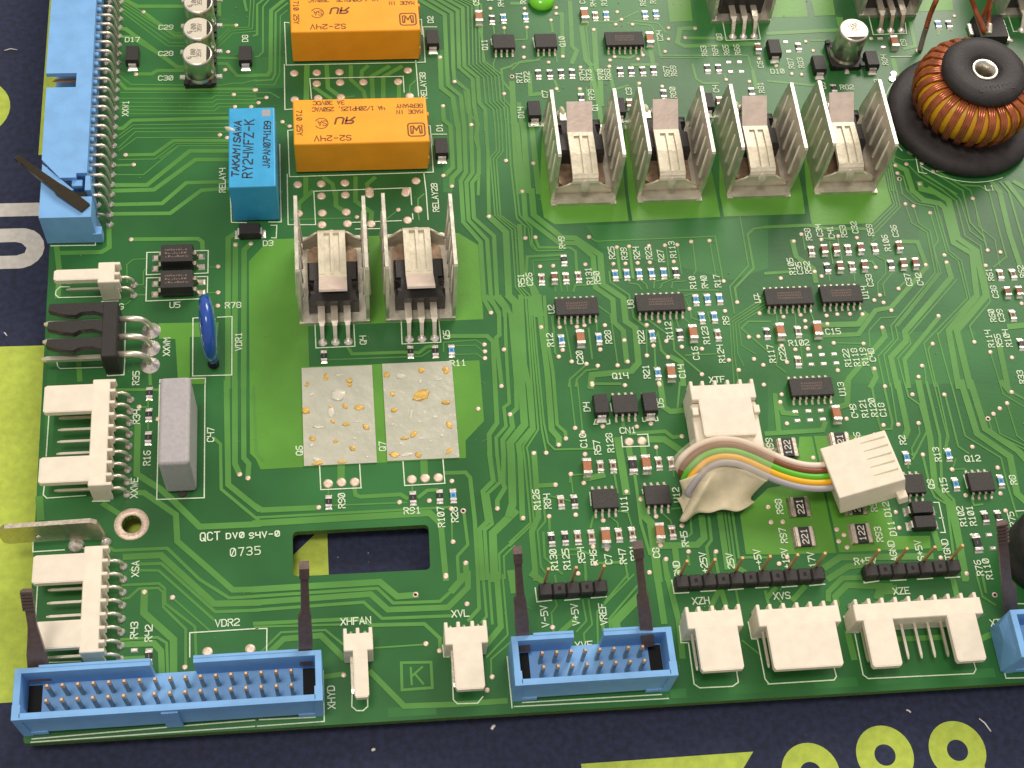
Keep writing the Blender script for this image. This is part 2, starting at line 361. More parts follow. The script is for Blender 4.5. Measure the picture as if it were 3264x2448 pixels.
# ================================================================== the circuit board
board = thing('circuit_board', 'large green printed circuit board full of soldered parts, lying on the navy and lime mat', 'circuit board', (0,0,0))
outer = [(.6,0),(60,-.35),(178,-1.08),(250,-1.6),(250,236),(-4,236),(-1.5,102),(0,.7),(.15,.2)]
slot = [(46.9,27.65),(70.4,27.5),(70.9,27.7),(71.15,28.2),(71.35,35.8),(71.1,36.3),(70.6,36.5),(47.0,36.5),(46.4,36.3),(46.1,35.7),(46.05,28.5),(46.3,27.9)]
hole = circ(16.8,39.75,1.75,24)
def holed_slab(name, polys, z0, z1, m, me, parent):
    top = flat(polys, z1, name, m, parent)
    mb = MB()
    for p in polys:
        n = len(p)
        mb.add([(x,y,z0) for x,y in p]+[(x,y,z1-.002) for x,y in p], [(i,(i+1)%n,n+(i+1)%n,n+i) for i in range(n)])
    mb.obj('board_edge', me, parent)
    flat(polys, z0, 'board_underside', m, parent)
holed_slab('solder_mask', [outer, slot, hole], -1.6, 0.0, 'mask_dark', 'laminate_edge', board)
NP = [0]
def pour(s, m='mask_pour', z=0.022):
    p = pts(s) if isinstance(s, str) else s
    NP[0] += 1; z += .0006*NP[0]
    me = flat([p], z, 'pour_or_sheen_patch', m, board); return me
# lighter inner-layer fields first
for s in ("00:1040,620 2212,600 2212,980 1040,1010", "10:0,500 260,480 250,760 0,760", "10:1590,430 1650,430 1700,1659 1620,1659",
          "20:1330,0 2212,0 2212,230 1330,240", "20:600,0 1330,0 1330,480 600,480","30:0,150 600,140 600,260 0,280",
          "21:640,290 2212,220 2212,660 1900,760 760,480", "31:1300,100 1500,200 1560,560 1300,640",
          "31:0,1230 1800,1200 1700,1659 0,1659", "32:0,0 560,0 700,420 0,440", "32:1700,0 2212,0 2212,480 1900,400",
          "32:850,600 1100,560 1130,1300 880,1320"):
    pour(s, 'mask_inner_sheen', 0.004)
for s in ("01:2150,600 11:60,470 11:110,410 11:1750,355 11:1920,460 11:1965,1100 11:450,1160 11:460,1510 11:1930,1455 12:1970,320 12:1810,490 12:1815,640 12:40,738 12:0,650 02:2160,600",
    "20:262,1100 21:240,0 21:275,220 21:370,280 21:1008,250 21:975,0 20:930,1060",
    "20:972,1100 21:1002,0 21:1040,250 21:1800,215 21:1763,0 20:1640,1080",
    "20:1790,1060 21:1792,0 21:1832,213 31:322,190 31:296,0 30:170,1050",
    "31:332,0 31:378,290 31:900,270 31:1070,100 31:1040,0 30:960,1290 30:290,1060",
    "32:270,455 32:380,455 32:590,1460 32:60,1475 22:2020,1470 22:1970,1130 32:0,900 32:240,860",
    "32:395,450 32:900,440 32:960,600 32:1100,1315 32:1400,1312 32:1405,1420 32:615,1455",
    "20:1345,0 20:1365,190 20:1560,180 20:1540,0", "30:30,0 30:5,150 30:345,145 30:320,0", "30:372,0 30:402,140 30:582,130 30:560,0",  # top-right rectangles: ceiling reflection on the mask painted in as flat patches
    "30:1280,0 30:1290,100 30:1600,90 30:1590,0",
    "20:2080,60 20:2120,170 30:0,160 30:10,0",
    "01:1370,1135 01:1890,1125 01:1880,1250 01:1640,1255 01:1640,1600 01:1775,1600 01:1775,1659 01:1540,1659 01:1515,1272 01:1375,1270"):
    pour(s)
flat([[(-.0,45),(1.6,45),(1.6,85),(-.3,85)]], .012, 'pour_or_sheen_patch', 'mask_inner_sheen', board)
for x0,x1 in ((62,70.5),(85,112),(112.5,115.4),(123,131),(139,147),(150.5,159),(165,173)):  # front-edge patches: blocky reflections between the connectors, painted as lighter mask
    flat([[(x0,.35),(x1,.3),(x1,2.0),(x0,2.1)]], .006, 'pour_or_sheen_patch', 'mask_inner_sheen', board)

TR = '''
00|1.0 1060,-10 1190,55 1610,55;.3 1050,40 1480,330 1600,330;.3 1065,25 1500,310 1600,310;.3 1050,70 1470,370 1600,370;.3 1050,100 1450,400 1600,400;.3 1080,10 1520,285 1600,285
00|.9 1240,105 1510,310 1600,310;1.0 1030,250 1085,250 1530,580 1640,580;.7 1040,318 1120,318 1390,480;.9 1175,640 1310,640 1360,610 1640,610;.3 1030,650 1130,730 1900,740 2010,720 2090,720 2212,690;.8 1030,710 1090,770 2212,770;.9 960,630 1010,630
00|.25 1040,800 2212,800;.25 1040,850 1830,850 1860,828 2212,832;.25 1040,885 1835,885 1870,862 2212,862;.25 1040,920 1840,925 1880,895 2212,892;.25 1040,950 1850,960 1895,925 2000,925;.25 1110,985 1960,980
00|.9 1030,1110 1060,1110 1140,1040 1980,1020;.25 1030,1170 1150,1080 1980,1070;.25 1030,1200 1150,1110 1980,1105;.25 1030,1270 1170,1140 1980,1140;.25 1030,1300 1180,1190 1900,1190;.8 1085,1340 1330,1335 1500,1215 1990,1215;.25 1030,1380 1340,1375 1520,1240 1980,1240;.25 1380,1370 1540,1262 1980,1262
00|.25 990,1510 1240,1510 1545,1260;.6 980,1430 1150,1425;1.0 980,1600 1270,1600 1640,1305 1990,1305;1.0 980,1650 1330,1640 1690,1380 1980,1380;.9 980,1769 1400,1759 1610,1580 1980,1570;.9 980,1849 1470,1844 1740,1645 1980,1630
00|.8 1940,220 2040,220;.25 1850,400 1990,265 2180,250 2195,0;.25 1850,370 1980,245 2150,235 2165,0;.25 1860,430 2010,290 2212,270;.7 1880,500 2050,505;.8 1880,550 1960,550 2000,600 2050,655 2212,655;1.0 1890,0 1890,130;.6 2110,0 2130,90
10|.25 0,800 120,800 200,845;.25 270,90 210,140 205,640 160,735 0,735;.5 270,30 170,110 165,640 140,690 0,700;.9 240,0 130,90 125,610 100,650 -20,650;.4 110,0 60,60 60,450 20,490 0,490;.5 60,0 10,40 10,300 -20,310;1.2 440,575 435,850;1.0 610,575 622,760 740,845;.9 820,575 820,690 930,790 945,850;.9 960,575 915,615 912,670;1.0 1140,580 1000,660 1010,850;1.0 1250,580 1100,665 1100,850;.9 1235,730 1235,850;.3 1375,700 1330,740 1325,830;.9 510,760 640,850;.3 740,850 850,830
10|.6 1710,700 1800,760 1830,980 1900,1040 1930,1330 1920,1680
10|.3 2145,250 2145,290;.3 2050,220 2060,290;.25 2070,500 2050,550 2060,620;.6 2212,570 2120,600 2130,700 2212,800;.25 2145,820 2150,1020 2212,1080;.3 0,850 90,850;1.0 430,1540 430,1680;.9 590,1540 660,1590 680,1680;.9 860,1540 860,1680;.9 1020,1540 960,1590 970,1680;.25 230,1060 300,1100
20|.9 0,30 100,30;.9 380,120 430,120 440,480;.9 170,0 260,70 380,70;.6 335,175 350,270;.35 125,240 130,340 30,345;1.0 500,20 520,400 560,440 520,540;1.2 640,200 600,230 640,520 680,560;.3 660,210 640,240 670,520 690,900;1.2 710,260 730,600 760,640 770,900;.4 760,190 900,190 960,160 1090,100;.4 1060,180 1260,200 1330,280;1.1 1185,380 1220,560;.3 1270,420 1290,500 1650,500;1.1 1580,240 1450,250 1430,370 1490,400 2080,380;.4 1000,200 1200,220 1250,300 1280,480 2040,480 2060,570 2090,620 2110,740;.9 1500,330 1850,330;.6 840,570 870,780 1000,740;.7 1060,480 1020,500 900,490;.4 240,520 60,545 0,600;.4 280,480 210,520 100,525 0,560;.25 380,470 390,540
20|1.3 0,720 20,1100 60,1659;1.0 60,900 120,1300 150,1659;1.2 170,1100 230,1659;1.0 150,650 160,820 250,810;.6 370,700 400,790;.3 640,760 660,900;.9 590,770 590,840;1.1 680,600 750,900 770,1050;.6 860,680 900,850;.8 1090,720 1100,900;.6 1560,560 1590,680 1650,720 1780,720;.35 1850,690 1830,640;.9 2080,620 2110,760;.5 1300,740 1310,790;.8 1040,560 1250,560
30|.5 370,350 500,350 540,400 520,560;1.0 600,260 0,290;.6 0,700 400,740;.9 1230,200 1270,400 1180,420;.25 1060,490 1240,490;1.2 1080,520 1110,640;.6 90,520 70,580;1.6 620,170 650,300;.5 1470,300 1480,240;.5 1580,260 1570,240;.4 1080,1400 1090,1330
11|.25 630,1450 1300,1425 1430,1420 1510,1370;.7 800,1350 830,1400 1260,1385 1410,1390 1470,1340 1540,1330;.25 1620,1380 1620,1300 1900,1280 1960,1320;.25 1725,1330 1900,1325 1960,1380;.25 1720,1405 1910,1400 1960,1440;.25 300,240 820,225;1.0 480,0 370,100 365,180;1.0 690,0 690,120 770,170;1.0 860,0 860,80 1000,180 990,270;.3 1450,20 1400,60 1400,150;.25 1230,155 1110,250;.3 1400,180 1410,240;1.3 200,0 10,200
12|.8 1640,770 1810,765 1850,810 1890,1180 1920,1680;.6 1795,1110 1830,1390 1740,1490 1750,1680;1.1 1600,1250 1640,1680;.3 1690,1150 1695,1350;1.1 1812,1560 1820,1680;1.5 2230,1110 2045,1290 2060,1680;.4 2230,1350 2100,1470 2110,1680;.35 2230,1400 2140,1490 2150,1680;1.1 0,1060 50,1090 520,1070;.3 670,1050 1300,1025;.5 0,1155 1680,1065;1.3 0,1205 1500,1115 1580,1190;.8 850,900 860,960 900,975 1250,955 1300,985;.7 1410,975 1480,920 1560,915;1.4 735,690 735,830;1.4 1450,660 1455,790;.3 625,900 625,950;.3 1350,890 1350,940
12|.5 -20,30 5,600 60,660
01|1.1 490,480 515,700 500,900;1.0 940,300 945,480 880,520 520,528;.9 1135,410 1710,405 1748,430 1752,500;.25 1260,578 1150,585 1095,630 1100,780;.25 1260,665 1240,690 1240,800 1160,805;.25 1160,890 1260,890;.25 1800,650 1880,650;.25 1800,872 1880,872;1.1 2050,350 1972,400 1968,1680;1.1 2035,455 2030,1000 2027,1680;1.1 2165,450 2110,500 2105,1680;.6 1290,1500 1300,1659;1.0 680,1440 690,1620;.25 1130,940 1090,970 1040,975
02|.6 1000,50 1370,50;1.2 1190,370 1182,780 1390,910 1500,1010 1725,1235 2230,1212;1.1 1180,940 1245,940 1520,1130 1532,1360 1750,1550 2010,1780 2230,1775;1.0 900,1040 1040,1130;.6 1850,470 1905,520 1912,910 2230,1175;1.1 1957,-10 1972,870 2230,1080;1.1 2030,-10 2030,690 2068,775;1.0 2105,-10 2107,640 2150,690 2142,810;.6 930,1400 985,1440 1445,1420 1725,1690 1980,1850 2230,1835;1.2 1090,1495 1390,1480 1850,1900 2230,1890;.6 1190,1558 1395,1552 1860,1970 2230,1955;.5 1130,1610 1370,1612 1850,2040;1.4 340,1000 350,1150;.3 1280,120 1280,200;.3 1280,330 1280,390;.3 1220,200 1270,200
03|1.3 1248,140 1243,320 1500,550 1500,880;.35 1490,190 1810,470;.5 1060,80 1375,65 1425,110 1428,240 1685,440 1695,700;.5 1060,195 1112,190 1200,110 1370,105 1408,140 1412,270 1605,460 1605,780;.5 1050,550 1360,530 1440,580 1450,850;1.1 1090,592 1330,582 1392,650 1400,850;.6 1070,712 1240,702;.25 0,0 1,1
13|1.2 -10,117 1070,52 1220,178 1375,165;.6 -10,176 1050,108 1185,235 1590,220 1755,70 1765,-10;1.1 -10,231 990,157 1140,292 1660,272 1830,100 1830,-20;.6 -10,296 930,227 1090,368 1690,345;.7 -10,412 860,370 1010,425 1455,415 1590,540 1592,620;.4 -10,440 720,420;.4 30,670 215,488 600,468 750,590;1.1 100,680 240,545 560,515 750,700;1.0 995,835 1280,1125 1700,1110 2150,1080;.3 1030,622 1460,592;.9 600,870 740,850;.7 1915,-10 1928,280 1840,380;.5 1960,-10 1992,350 1950,400;.5 2010,-10 2042,410;1.1 2080,-10 2115,440 2000,580;.35 2130,-10 2175,510 1995,700;.3 2230,545 2030,720 2033,860;.6 1640,-10 1640,30;1.3 1812,-10 1700,120;1.4 2205,-20 2230,120
21|1.1 100,-10 115,220 400,440 560,445 700,560 722,830 870,930 885,1130 960,1200 990,1460;1.3 170,-10 188,200 430,395 545,400 762,545 782,800 962,920 982,1120 1065,1175 1092,1480 1030,1550 690,1582 680,1680;.25 20,0 42,240 140,310 162,470 210,512 430,510;.6 200,395 232,480 500,482 548,515 560,690;.6 420,545 130,560 120,800 215,860 240,1150;.25 420,582 180,598 190,720;.3 685,400 725,427 1755,385 1822,760;.25 1560,440 1590,680 1570,712;.25 1710,440 1760,720;.3 1970,220 2042,640 1880,820 1920,1050;.5 2230,298 2085,320 2035,370 2088,660 1925,830 1942,940
21|.35 840,690 850,780 1012,890 1022,960;.25 2230,880 1880,1110 1900,1430 1920,1680;.25 2230,910 1905,1120 1925,1430 1960,1680;.25 2230,940 1930,1130 1950,1400 2000,1500;.25 2230,970 1955,1140 1985,1330 2100,1400;.4 2230,1120 2040,1120 1980,1180 2212,1380;.5 1040,1020 1055,1090 1160,1170;.4 1170,1100 1330,1220;.6 1220,1300 1260,1220 1290,1370 1340,1420;.4 1380,1110 1402,1370 1640,1570;.3 1500,1412 1770,1400;1.1 1380,1430 1460,1470 1480,1659;.3 750,990 850,1060 912,1480;.4 640,1495 500,1620 490,1680;.4 740,1530 640,1542 560,1620 550,1680;.4 660,1180 692,1440;.3 460,1140 512,1440;.25 340,1080 378,1390;.25 370,790 375,860;.25 470,790 480,860;.25 400,690 430,860;.4 530,860 545,810 700,800;.6 905,480 935,740;.6 1012,470 1045,740;.25 1330,470 1360,740;.25 1430,470 1465,710;.25 1000,765 1020,790 1090,800 1118,840;.25 1105,760 1160,800 1172,840;.25 1330,760 1230,775 1225,830;.25 1420,745 1300,790 1280,830;.25 1380,830 1385,780 1500,770;.3 1440,850 1780,850;.25 1490,900 1560,880;.25 1500,930 1530,1000;.3 1480,1090 1540,1140;.3 1540,1020 1550,1090 1640,1120;.3 1690,1040 1710,1120;.3 1420,1110 1440,1170;.4 1230,1340 1240,1510;.3 1160,1190 1165,1400;.7 560,1170 590,1190;.3 730,1130 735,1200
31|1.3 1250,-10 1345,70 1480,100 1525,140 1602,440 1762,535 1802,900 1560,1200 1645,1680;1.4 1400,-20 1560,75 1640,400 1800,510 1882,900 1630,1200 1745,1680;.3 1500,-20 1625,80 1700,380 1835,470 1918,950 1740,1160 1780,1290;.3 1560,-20 1655,60 1745,340 1880,440 1890,500;.3 1160,20 1265,100 1432,130 1542,520 1642,600 1722,920 1345,1310 1435,1680;.3 1200,-10 1300,85 1450,110 1565,510 1670,600 1745,930 1470,1230;1.2 1545,620 1582,740 1180,1210 1192,1290 1060,1430 1115,1680;.3 1630,760 1212,1240 1232,1310 1120,1440 1185,1680;.9 1470,1090 1178,1450 1215,1680;.3 1190,130 1240,270 1372,350 1442,700 1060,1160 1082,1280 950,1420 1005,1680;.3 1260,140 1300,270 1400,340 1470,700 1100,1160 1122,1270 1000,1410 1055,1680;.3 1405,200 1470,420 1432,480 1492,700 1120,1160;1.0 1160,430 1290,432 1372,650 1062,1000 930,1022 780,1230 430,1245;1.3 450,1150 780,1142 840,1060;.3 1050,-10 1092,110 905,290
31|.3 1080,-10 1115,120 910,330;.3 1110,-10 1140,130 912,370 900,400;.8 -20,305 350,288 520,320 830,320;.7 -20,705 190,690;1.1 210,430 242,560 390,660 412,770;.25 1780,60 1822,300 1960,420 2000,640;.25 1750,-10 1880,440;.35 1910,0 2040,500 2060,560 1950,650;1.2 2000,0 2085,360 2172,620;.5 2080,0 2225,500;1.1 2130,0 2230,140;1.3 2230,1150 2090,1165;1.2 2000,1340 2070,1680;1.1 990,1180 1010,1250 700,1610 660,1680;.3 570,1305 820,1310;.25 880,1340 870,1200 970,1090 1110,1080;1.1 910,1530 932,1600 890,1680;.3 1350,1500 1370,1680;.3 1420,1310 1382,1360 1452,1680;.3 1460,1220 1585,1680;.35 1740,1160 1780,1290;.3 1920,1390 2010,1680;.3 300,380 320,500;.3 600,390 640,600;.3 530,430 560,620;.4 460,400 570,410;.3 930,410 900,430;.25 930,550 1010,590 1015,710 945,790 950,880;.25 1080,690 990,800 1010,900;.25 520,700 535,770;.25 740,700 750,770;.5 830,600 900,600 930,650;.3 70,1050 80,1130;.25 230,1030 240,1150;.3 370,1050 400,1120;.4 0,1050 40,1060;.4 1130,830 1180,780;.25 280,1320 300,1500;.3 100,1290 70,1500 150,1560;.3 600,1540 590,1490
22|.3 500,-10 545,370;.3 565,-10 608,400;1.1 190,600 228,1150 170,1280 205,1680;.9 230,880 375,872;.4 270,1000 288,1190 220,1270 250,1580 295,1640;1.5 915,490 985,930;1.6 1120,1000 1142,1140 1200,1200 1262,1680;.6 1060,790 1080,930 1112,1200 1190,1470 1235,1480;1.4 1190,480 1312,480 1540,630;.8 1020,430 1322,410 1390,462 1460,455;1.2 1280,-10 1310,200 1370,240 1515,225;1.3 1285,1400 1600,1390 1660,1330 1640,1160;1.2 1405,1400 1432,1620;.4 1540,1150 1552,1290 1530,1312;.6 1700,1150 1722,1350 1680,1410 1700,1560;1.2 1795,1130 1860,1580
22|.4 1840,1120 1900,1560;.4 1870,1120 1930,1560;.5 1905,1120 1960,1500 2212,1500;.4 700,1150 680,1240;.25 850,1150 912,1200 918,1240;.3 920,1100 1000,1110 1032,1220;.5 750,1550 950,1540;.5 270,1290 282,1500 430,1640;.3 390,1480 560,1475;.3 620,780 500,790 500,850;.3 510,800 525,940;.4 880,760 912,940;.3 1390,740 1400,800;.3 1300,1120 1370,1180 1378,1210;.3 1250,560 1255,620;.4 1430,200 1450,-10;.6 700,0 930,0;.7 960,310 960,370;.5 320,1150 325,1260;1.2 780,790 640,820;.3 330,970 500,1010;.3 1380,1080 1460,1070;.5 480,1430 570,1430 670,1470;.5 630,1560 640,1680;.4 980,1560 1000,1680;1.2 1010,560 1020,620;1.2 1130,540 1140,610;.6 1750,1470 1790,1680;.5 1520,1490 1530,1560;1.0 1900,1560 2000,1620;1.0 1320,1540 1340,1680
32|.5 890,-10 950,310 975,392 1065,390 1072,330 1010,60 1005,30;.3 1060,0 1112,340;1.2 1120,-10 1205,400 1185,450;.4 1180,-10 1212,110 1310,180 1372,410 1250,650;1.3 1300,-10 1402,480 1442,900 1572,1030 1652,1400 1700,1680;.6 1370,-10 1482,450 1502,900 1602,1000 1725,1680;.3 1430,-10 1545,450 1520,600;.3 1460,-10 1560,460 1540,560;.4 1530,100 1642,540 1730,600;.35 1580,-10 1702,450 2012,640 2062,850 2152,1150;1.4 1670,-10 1805,430 2090,630 2150,950 2230,1020;1.4 1750,-10 1875,390 2162,580 2230,660;.3 1910,330 1942,430 2230,570;.3 1960,290 2002,430 2230,540;.3 2070,190 2150,450 2230,510;.5 1340,640 1402,900 1440,980 1545,1040 1625,1659;1.0 -10,430 470,400 492,340;1.0 60,100 92,400;1.1 100,180 130,250 240,258;1.2 690,-10 682,180 610,200;1.3 500,1580 620,1500 1400,1490;1.2 530,1680 690,1580 830,1562;1.2 2020,-10 2080,60;.5 2120,80 2212,130;.3 1300,370 1310,430 1240,560 1250,620;.3 1600,740 1700,735;.4 1760,1000 1780,1050 1850,1040;.3 2000,-10 2030,90 2212,200;.3 1620,650 1600,720;1.2 1440,1300 1480,1420;.3 1210,690 1210,730;.4 1240,610 1280,600
23|1.2 1250,-10 1312,390;1.1 1340,-10 1442,400 1472,690;1.7 1100,180 890,395 910,500;.35 1050,-10 735,310 742,590;.4 1080,90 840,372 850,490;.4 1000,-10 800,230;.35 610,210 642,390 560,480;.35 660,210 692,420 620,500 628,590;.35 375,210 388,260 340,320 350,440;1.0 430,480 540,380;1.0 1780,140 1720,260;1.0 1810,130 1845,250;.4 1930,100 1962,270;.3 1990,560 2130,670;.6 2190,140 2212,230;1.2 180,-10 270,50;.4 370,0 380,60;.4 630,0 640,60;.6 780,400 790,480;.5 350,440 360,480
33|1.0 520,200 520,140 640,20 820,15;1.2 590,240 580,180 680,82 1050,90;1.8 960,170 972,125 1080,120;1.0 220,200 310,100;1.1 1600,40 1630,170;.4 1800,-10 1852,180 1960,250;1.0 1130,545 1500,530;.5 1850,-10 1880,140;.4 90,200 120,240;.9 0,180 60,110;1.2 690,500 740,700;1.1 1850,540 1960,490
10|1.0 1615,930 1622,1040 1680,1090 1700,1450 1640,1510;1.1 1590,490 1600,760 1700,840 1738,1086;.95 1390,-10 1630,130 1650,590 1660,740 1770,830 1796,1086;.9 1480,-10 1690,115 1705,590 1715,690 1830,785 1854,1086;.9 1560,-10 1740,95 1755,585 1870,685 1885,920 1916,1086;.9 1640,-10 1785,70 1800,575 1915,670 1930,890 1980,950 1987,1120;.4 1700,-10 1830,60 1842,565 1965,670 1985,890 2050,950 2064,1086;.3 1740,-10 1865,50 1875,560 2000,668 2018,885 2080,945 2093,1086;.3 1775,-10 1893,40 1905,555 2032,665 2050,880 2108,940 2121,1086;.3 1815,-10 1918,30 1935,545 2062,660 2082,875 2140,935 2158,1086;.4 1860,-10 1945,40 1962,540 2095,655 2112,870 2170,930 2180,1086;.4 1900,-10 1975,530 2125,650 2145,865 2200,925 2212,1086
@1360,400,.6305|1.1 158,-5 168,225 128,268 127,300;.95 189,-5 198,238 172,282 185,490 272,590 290,880 325,945;.9 223,-5 232,242 200,288 212,480 305,580 325,870 360,945;.9 259,-5 249,70 263,120 263,245 229,292 239,470 340,560 355,860 392,920 395,960;.8 300,10 310,150 312,310 315,455;1.4 320,465 400,540 415,860 468,910 472,960;.35 345,-5 352,130 322,165 345,455 430,530 450,820 500,880 505,960;.35 362,-5 368,132 337,170 359,455 447,525 465,820 515,880 522,960;.35 378,-5 385,135 352,175 373,455 461,520 480,820 530,870 540,960;.35 400,-5 405,170;.4 412,-5 424,200 455,470 495,510 495,560;.4 431,-5 442,200 470,455 530,520 532,600 560,635 690,632;1.1 455,-5 484,330;1.3 490,-5 508,330;1.0 470,510 485,760 530,820 545,870 560,960;.6 495,760 545,815 570,870 585,960
@1400,950,.5254|.95 60,232 290,232 325,265 350,760 302,830 307,955;.9 290,-5 340,50 362,90 365,225 345,245 378,530;.7 335,-5 398,70 405,310 425,640 392,665 405,780 345,850 350,955;.9 368,-5 405,45 432,100 465,500 470,672 437,705;1.0 435,715 445,785 385,862 390,955;1.5 425,-5 462,35 500,540 517,770 430,880 436,955;1.1 495,-5 515,400 545,540 567,790 480,892 490,955;.4 525,-5 545,300 580,800 508,900 515,955;.4 540,-5 560,300 600,800 530,910 540,955;.4 552,-5 575,300 622,800 648,930;.4 567,-5 590,300 635,760 660,880 700,920 930,915;1.2 603,-5 620,180 655,450 682,800 725,850 725,885;.7 637,-5 655,250 690,450 715,770 765,815 767,850;.35 690,110 700,330 722,356
12|.95 2017,610 2050,840 1960,930 2000,1190 1930,1260 1960,1680;.7 2082,610 2110,850 2000,950 2040,1210 1975,1265 2000,1680;.9 2139,610 2135,860 2150,900 2085,1010 2085,1070
22|1.5 -8,608 5,1040 -20,1120;1.1 69,610 90,1160;.4 104,610 160,1200 -20,1370;.4 140,610 190,1200 -20,1400
@2680,460,.462|1.3 380,145 450,180 496,321;1.4 545,275 555,310 616,325;.35 405,250 424,345;.35 390,200 430,225 456,319;.35 460,140 540,220 695,313;.35 600,220 743,313;.35 640,195 840,320 890,540 985,640 1005,720;.3 295,90 335,321;.3 312,90 350,321;.3 330,90 365,321;.3 340,90 382,330;.3 660,190 860,300 895,320;.4 690,200 830,282 960,290 1023,330;1.2 1040,262 1094,330;.5 1100,262 1158,330;1.2 1150,270 1197,330;.3 345,0 375,90 430,110 600,105;.35 550,150 570,210 800,345;1.0 1264,300 1200,262
'''
K_ = 0
def npts(ox, oy, sc, toks):
    out = []
    for t in toks:
        x, y = map(float, t.split(',')); p = at(0, 0, (ox+x*sc)/TK, (oy+y*sc)/TK); out.append((p.x, p.y))
    return out
for line in TR.strip().split('\n'):
    key, rest = line.split('|')
    for seg in rest.split(';'):
        tk = seg.split(); w = float(tk[0])
        if tk[1] == '0,0': continue
        if key[0] == '@': P = npts(*map(float, key[1:].split(',')), tk[1:])
        else: P = pts(key + ':' + ' '.join(tk[1:]))
        mb = MB(); dz = 0.00014*K_
        mb.stroke(P, w, 0.0, 0.044 + dz); mb.obj('copper_trace', 'mask_trace', board); K_ += 1
mb = MB()
mb.stroke(pts("13:1255,750 1512,745 1524,965 1262,985"), .5, 0, .05, closed=True)
text(mb, 'K', *at(1,3,1390,862).xy, 0, 0, 3.0, .38, z1=.05); mb.obj('copper_trace', 'mask_trace', board)

# ------------------------------------------------------------------ vias and bare pads
VIA = '''00 1240,105 1175,645 1085,1340 1155,1425 2040,220 1970,450 1945,605 2020,820 2030,925 2170,925 1900,1168 1962,1192 2200,780
10 90,845 22,890 228,1055 290,1093 1590,497 1715,708 1615,917 1860,1080 1618,1520 1692,1612 2143,812 2160,1390 2143,243 2025,75 0,780
20 108,75 127,238 335,175 380,68 380,120 100,410 102,497 438,490 315,540 590,583 585,770 385,770 705,258 895,213 1040,213 908,105 945,170 1352,243 1352,340 1323,447 885,493 845,522 840,575 1130,478 1088,513 1098,722 1297,748 1582,247 1495,328 1850,690 2050,706 2133,510 185,1412 90,1655
30 325,360 390,440 1090,640 890,335 205,640 290,645 1610,140 2100,350 1100,1432 1195,1418 1328,1412 1425,1483 1457,1440 1118,1498 1310,1590 1290,440 70,570 1080,1090
01 870,412 1133,412 2035,457 2168,448 1885,645 1885,870 1883,985
11 1230,155 872,218 2013,213 2030,1045 1973,1320 1978,1380 1978,1438 2142,1363
21 115,400 202,392 665,390 242,645 355,640 633,627 905,478 1010,472 1183,468 1320,462 1428,457 1548,430 1705,422 875,623 980,620 1085,615 1190,610 1397,603 1828,772 1532,1012 1945,955 1840,1030 2138,1050 252,1170 412,1170 560,1165 625,1153 802,1153 437,1367 762,1363 403,1425 515,1467 643,1487 740,1503 912,1500 998,1468 970,1283 1163,1150 1270,1120 1222,1330 1333,1290 1467,1340 1165,1415 1347,1428 1640,1357 1873,1455 1958,1540 1640,1577 2046,1255 2128,1250 2090,1445 2170,1497 1270,1655 690,1655
31 1187,105 1257,123 1400,182 1768,57 287,367 460,413 607,383 767,397 222,427 1523,547 1542,610 1362,632 1880,637 1897,505 2007,522 930,653 402,690 462,730 110,747 1127,837 965,893 917,937 997,957 1065,1025 1472,1073 505,1070 598,1058 707,1055 815,1058 133,1080 280,1063 320,1115 325,1173 512,1142 985,1172 567,1307 825,1312 235,1362 345,1357 447,1345 163,1472 602,1543 918,1528 1330,1503 1422,1313 1782,1298 1920,1385 2107,1432 1300,1598 2190,965 118,1330
02 1202,200 1365,303 2070,783 2143,815
12 542,1068 1240,1023 1497,1010 1692,840 1688,1080 1702,1365 1812,1548 1640,1655 1920,217 2120,20 2195,265 2085,1078
22 545,382 610,420 465,473 403,527 188,600 295,597 783,368 1078,370 1200,345 1468,453 1245,548 508,780 630,608 620,857 375,873 988,933 1112,997 550,1132 320,1145 95,1160 788,1180 1245,1145 700,1408 820,1427 1468,1225 1283,1398 718,1555 1330,1515 1525,1450 1762,1450 1187,1630 570,1640 693,10 975,12 1275,8 2175,8
32 118,92 105,158 163,343 678,302 1010,22 1247,92 1523,93 997,357 1125,352 1300,340 1337,612 1590,740 1765,545 1983,725 1707,963 2007,948 2105,72 2065,168 2002,213 1947,260 1103,1110 1133,1245 25,1195 127,1192 593,1258 655,1305 610,1360 683,1412 2052,1097 0,1065 95,1555 165,1497 1492,1503 1715,1640 920,440 390,640
03 1247,140 1490,187 1597,790
13 1640,8 1823,243 757,857 1468,587 1585,647 2040,873 1997,987
23 350,445 985,465 1193,185 1460,697 570,5
33 1900,35 1860,285'''
viaM = MB().lathe([(0.50,0),(0.50,.10),(0.30,.17),(0.0,.16)], n=12).mesh('via', M['via'])
viaH = MB().lathe([(0.34,.12),(0.55,.12),(0.55,0)], n=12).mesh('via', M['via'])
nv = 0
for line in VIA.split('\n'):
    tk = line.split(); c, r = int(tk[0][0]), int(tk[0][1])
    for q in tk[1:]:
        x, y = map(float, q.split(',')); p = at(c,r,x,y)
        if nv < 299: link('via', viaM, board, (p.x,p.y,0), random.uniform(0,6))
        nv += 1
openv = MB(); dk = MB()
for c,r,x,y in ((1,2,1790,1098),(1,3,1378,163),(3,2,1900,302),(3,3,1958,165),(2,0,0,663),(3,0,1135,1548)):
    p = at(c,r,x,y); openv.lathe([(.3,.11),(.55,.11),(.55,0)], p.x, p.y, n=14, caps=False); dk.disc(p.x,p.y,.31,0,.09)
openv.obj('open_via_rings', 'via', board)['kind'] = 'stuff'; dk.obj('open_via_holes', 'hole_black', board)['kind'] = 'stuff'
bigpad = MB().lathe([(0.95,0),(0.92,.10),(0.55,.20),(0,.17)], n=18).mesh('solder_pad', M['via'])
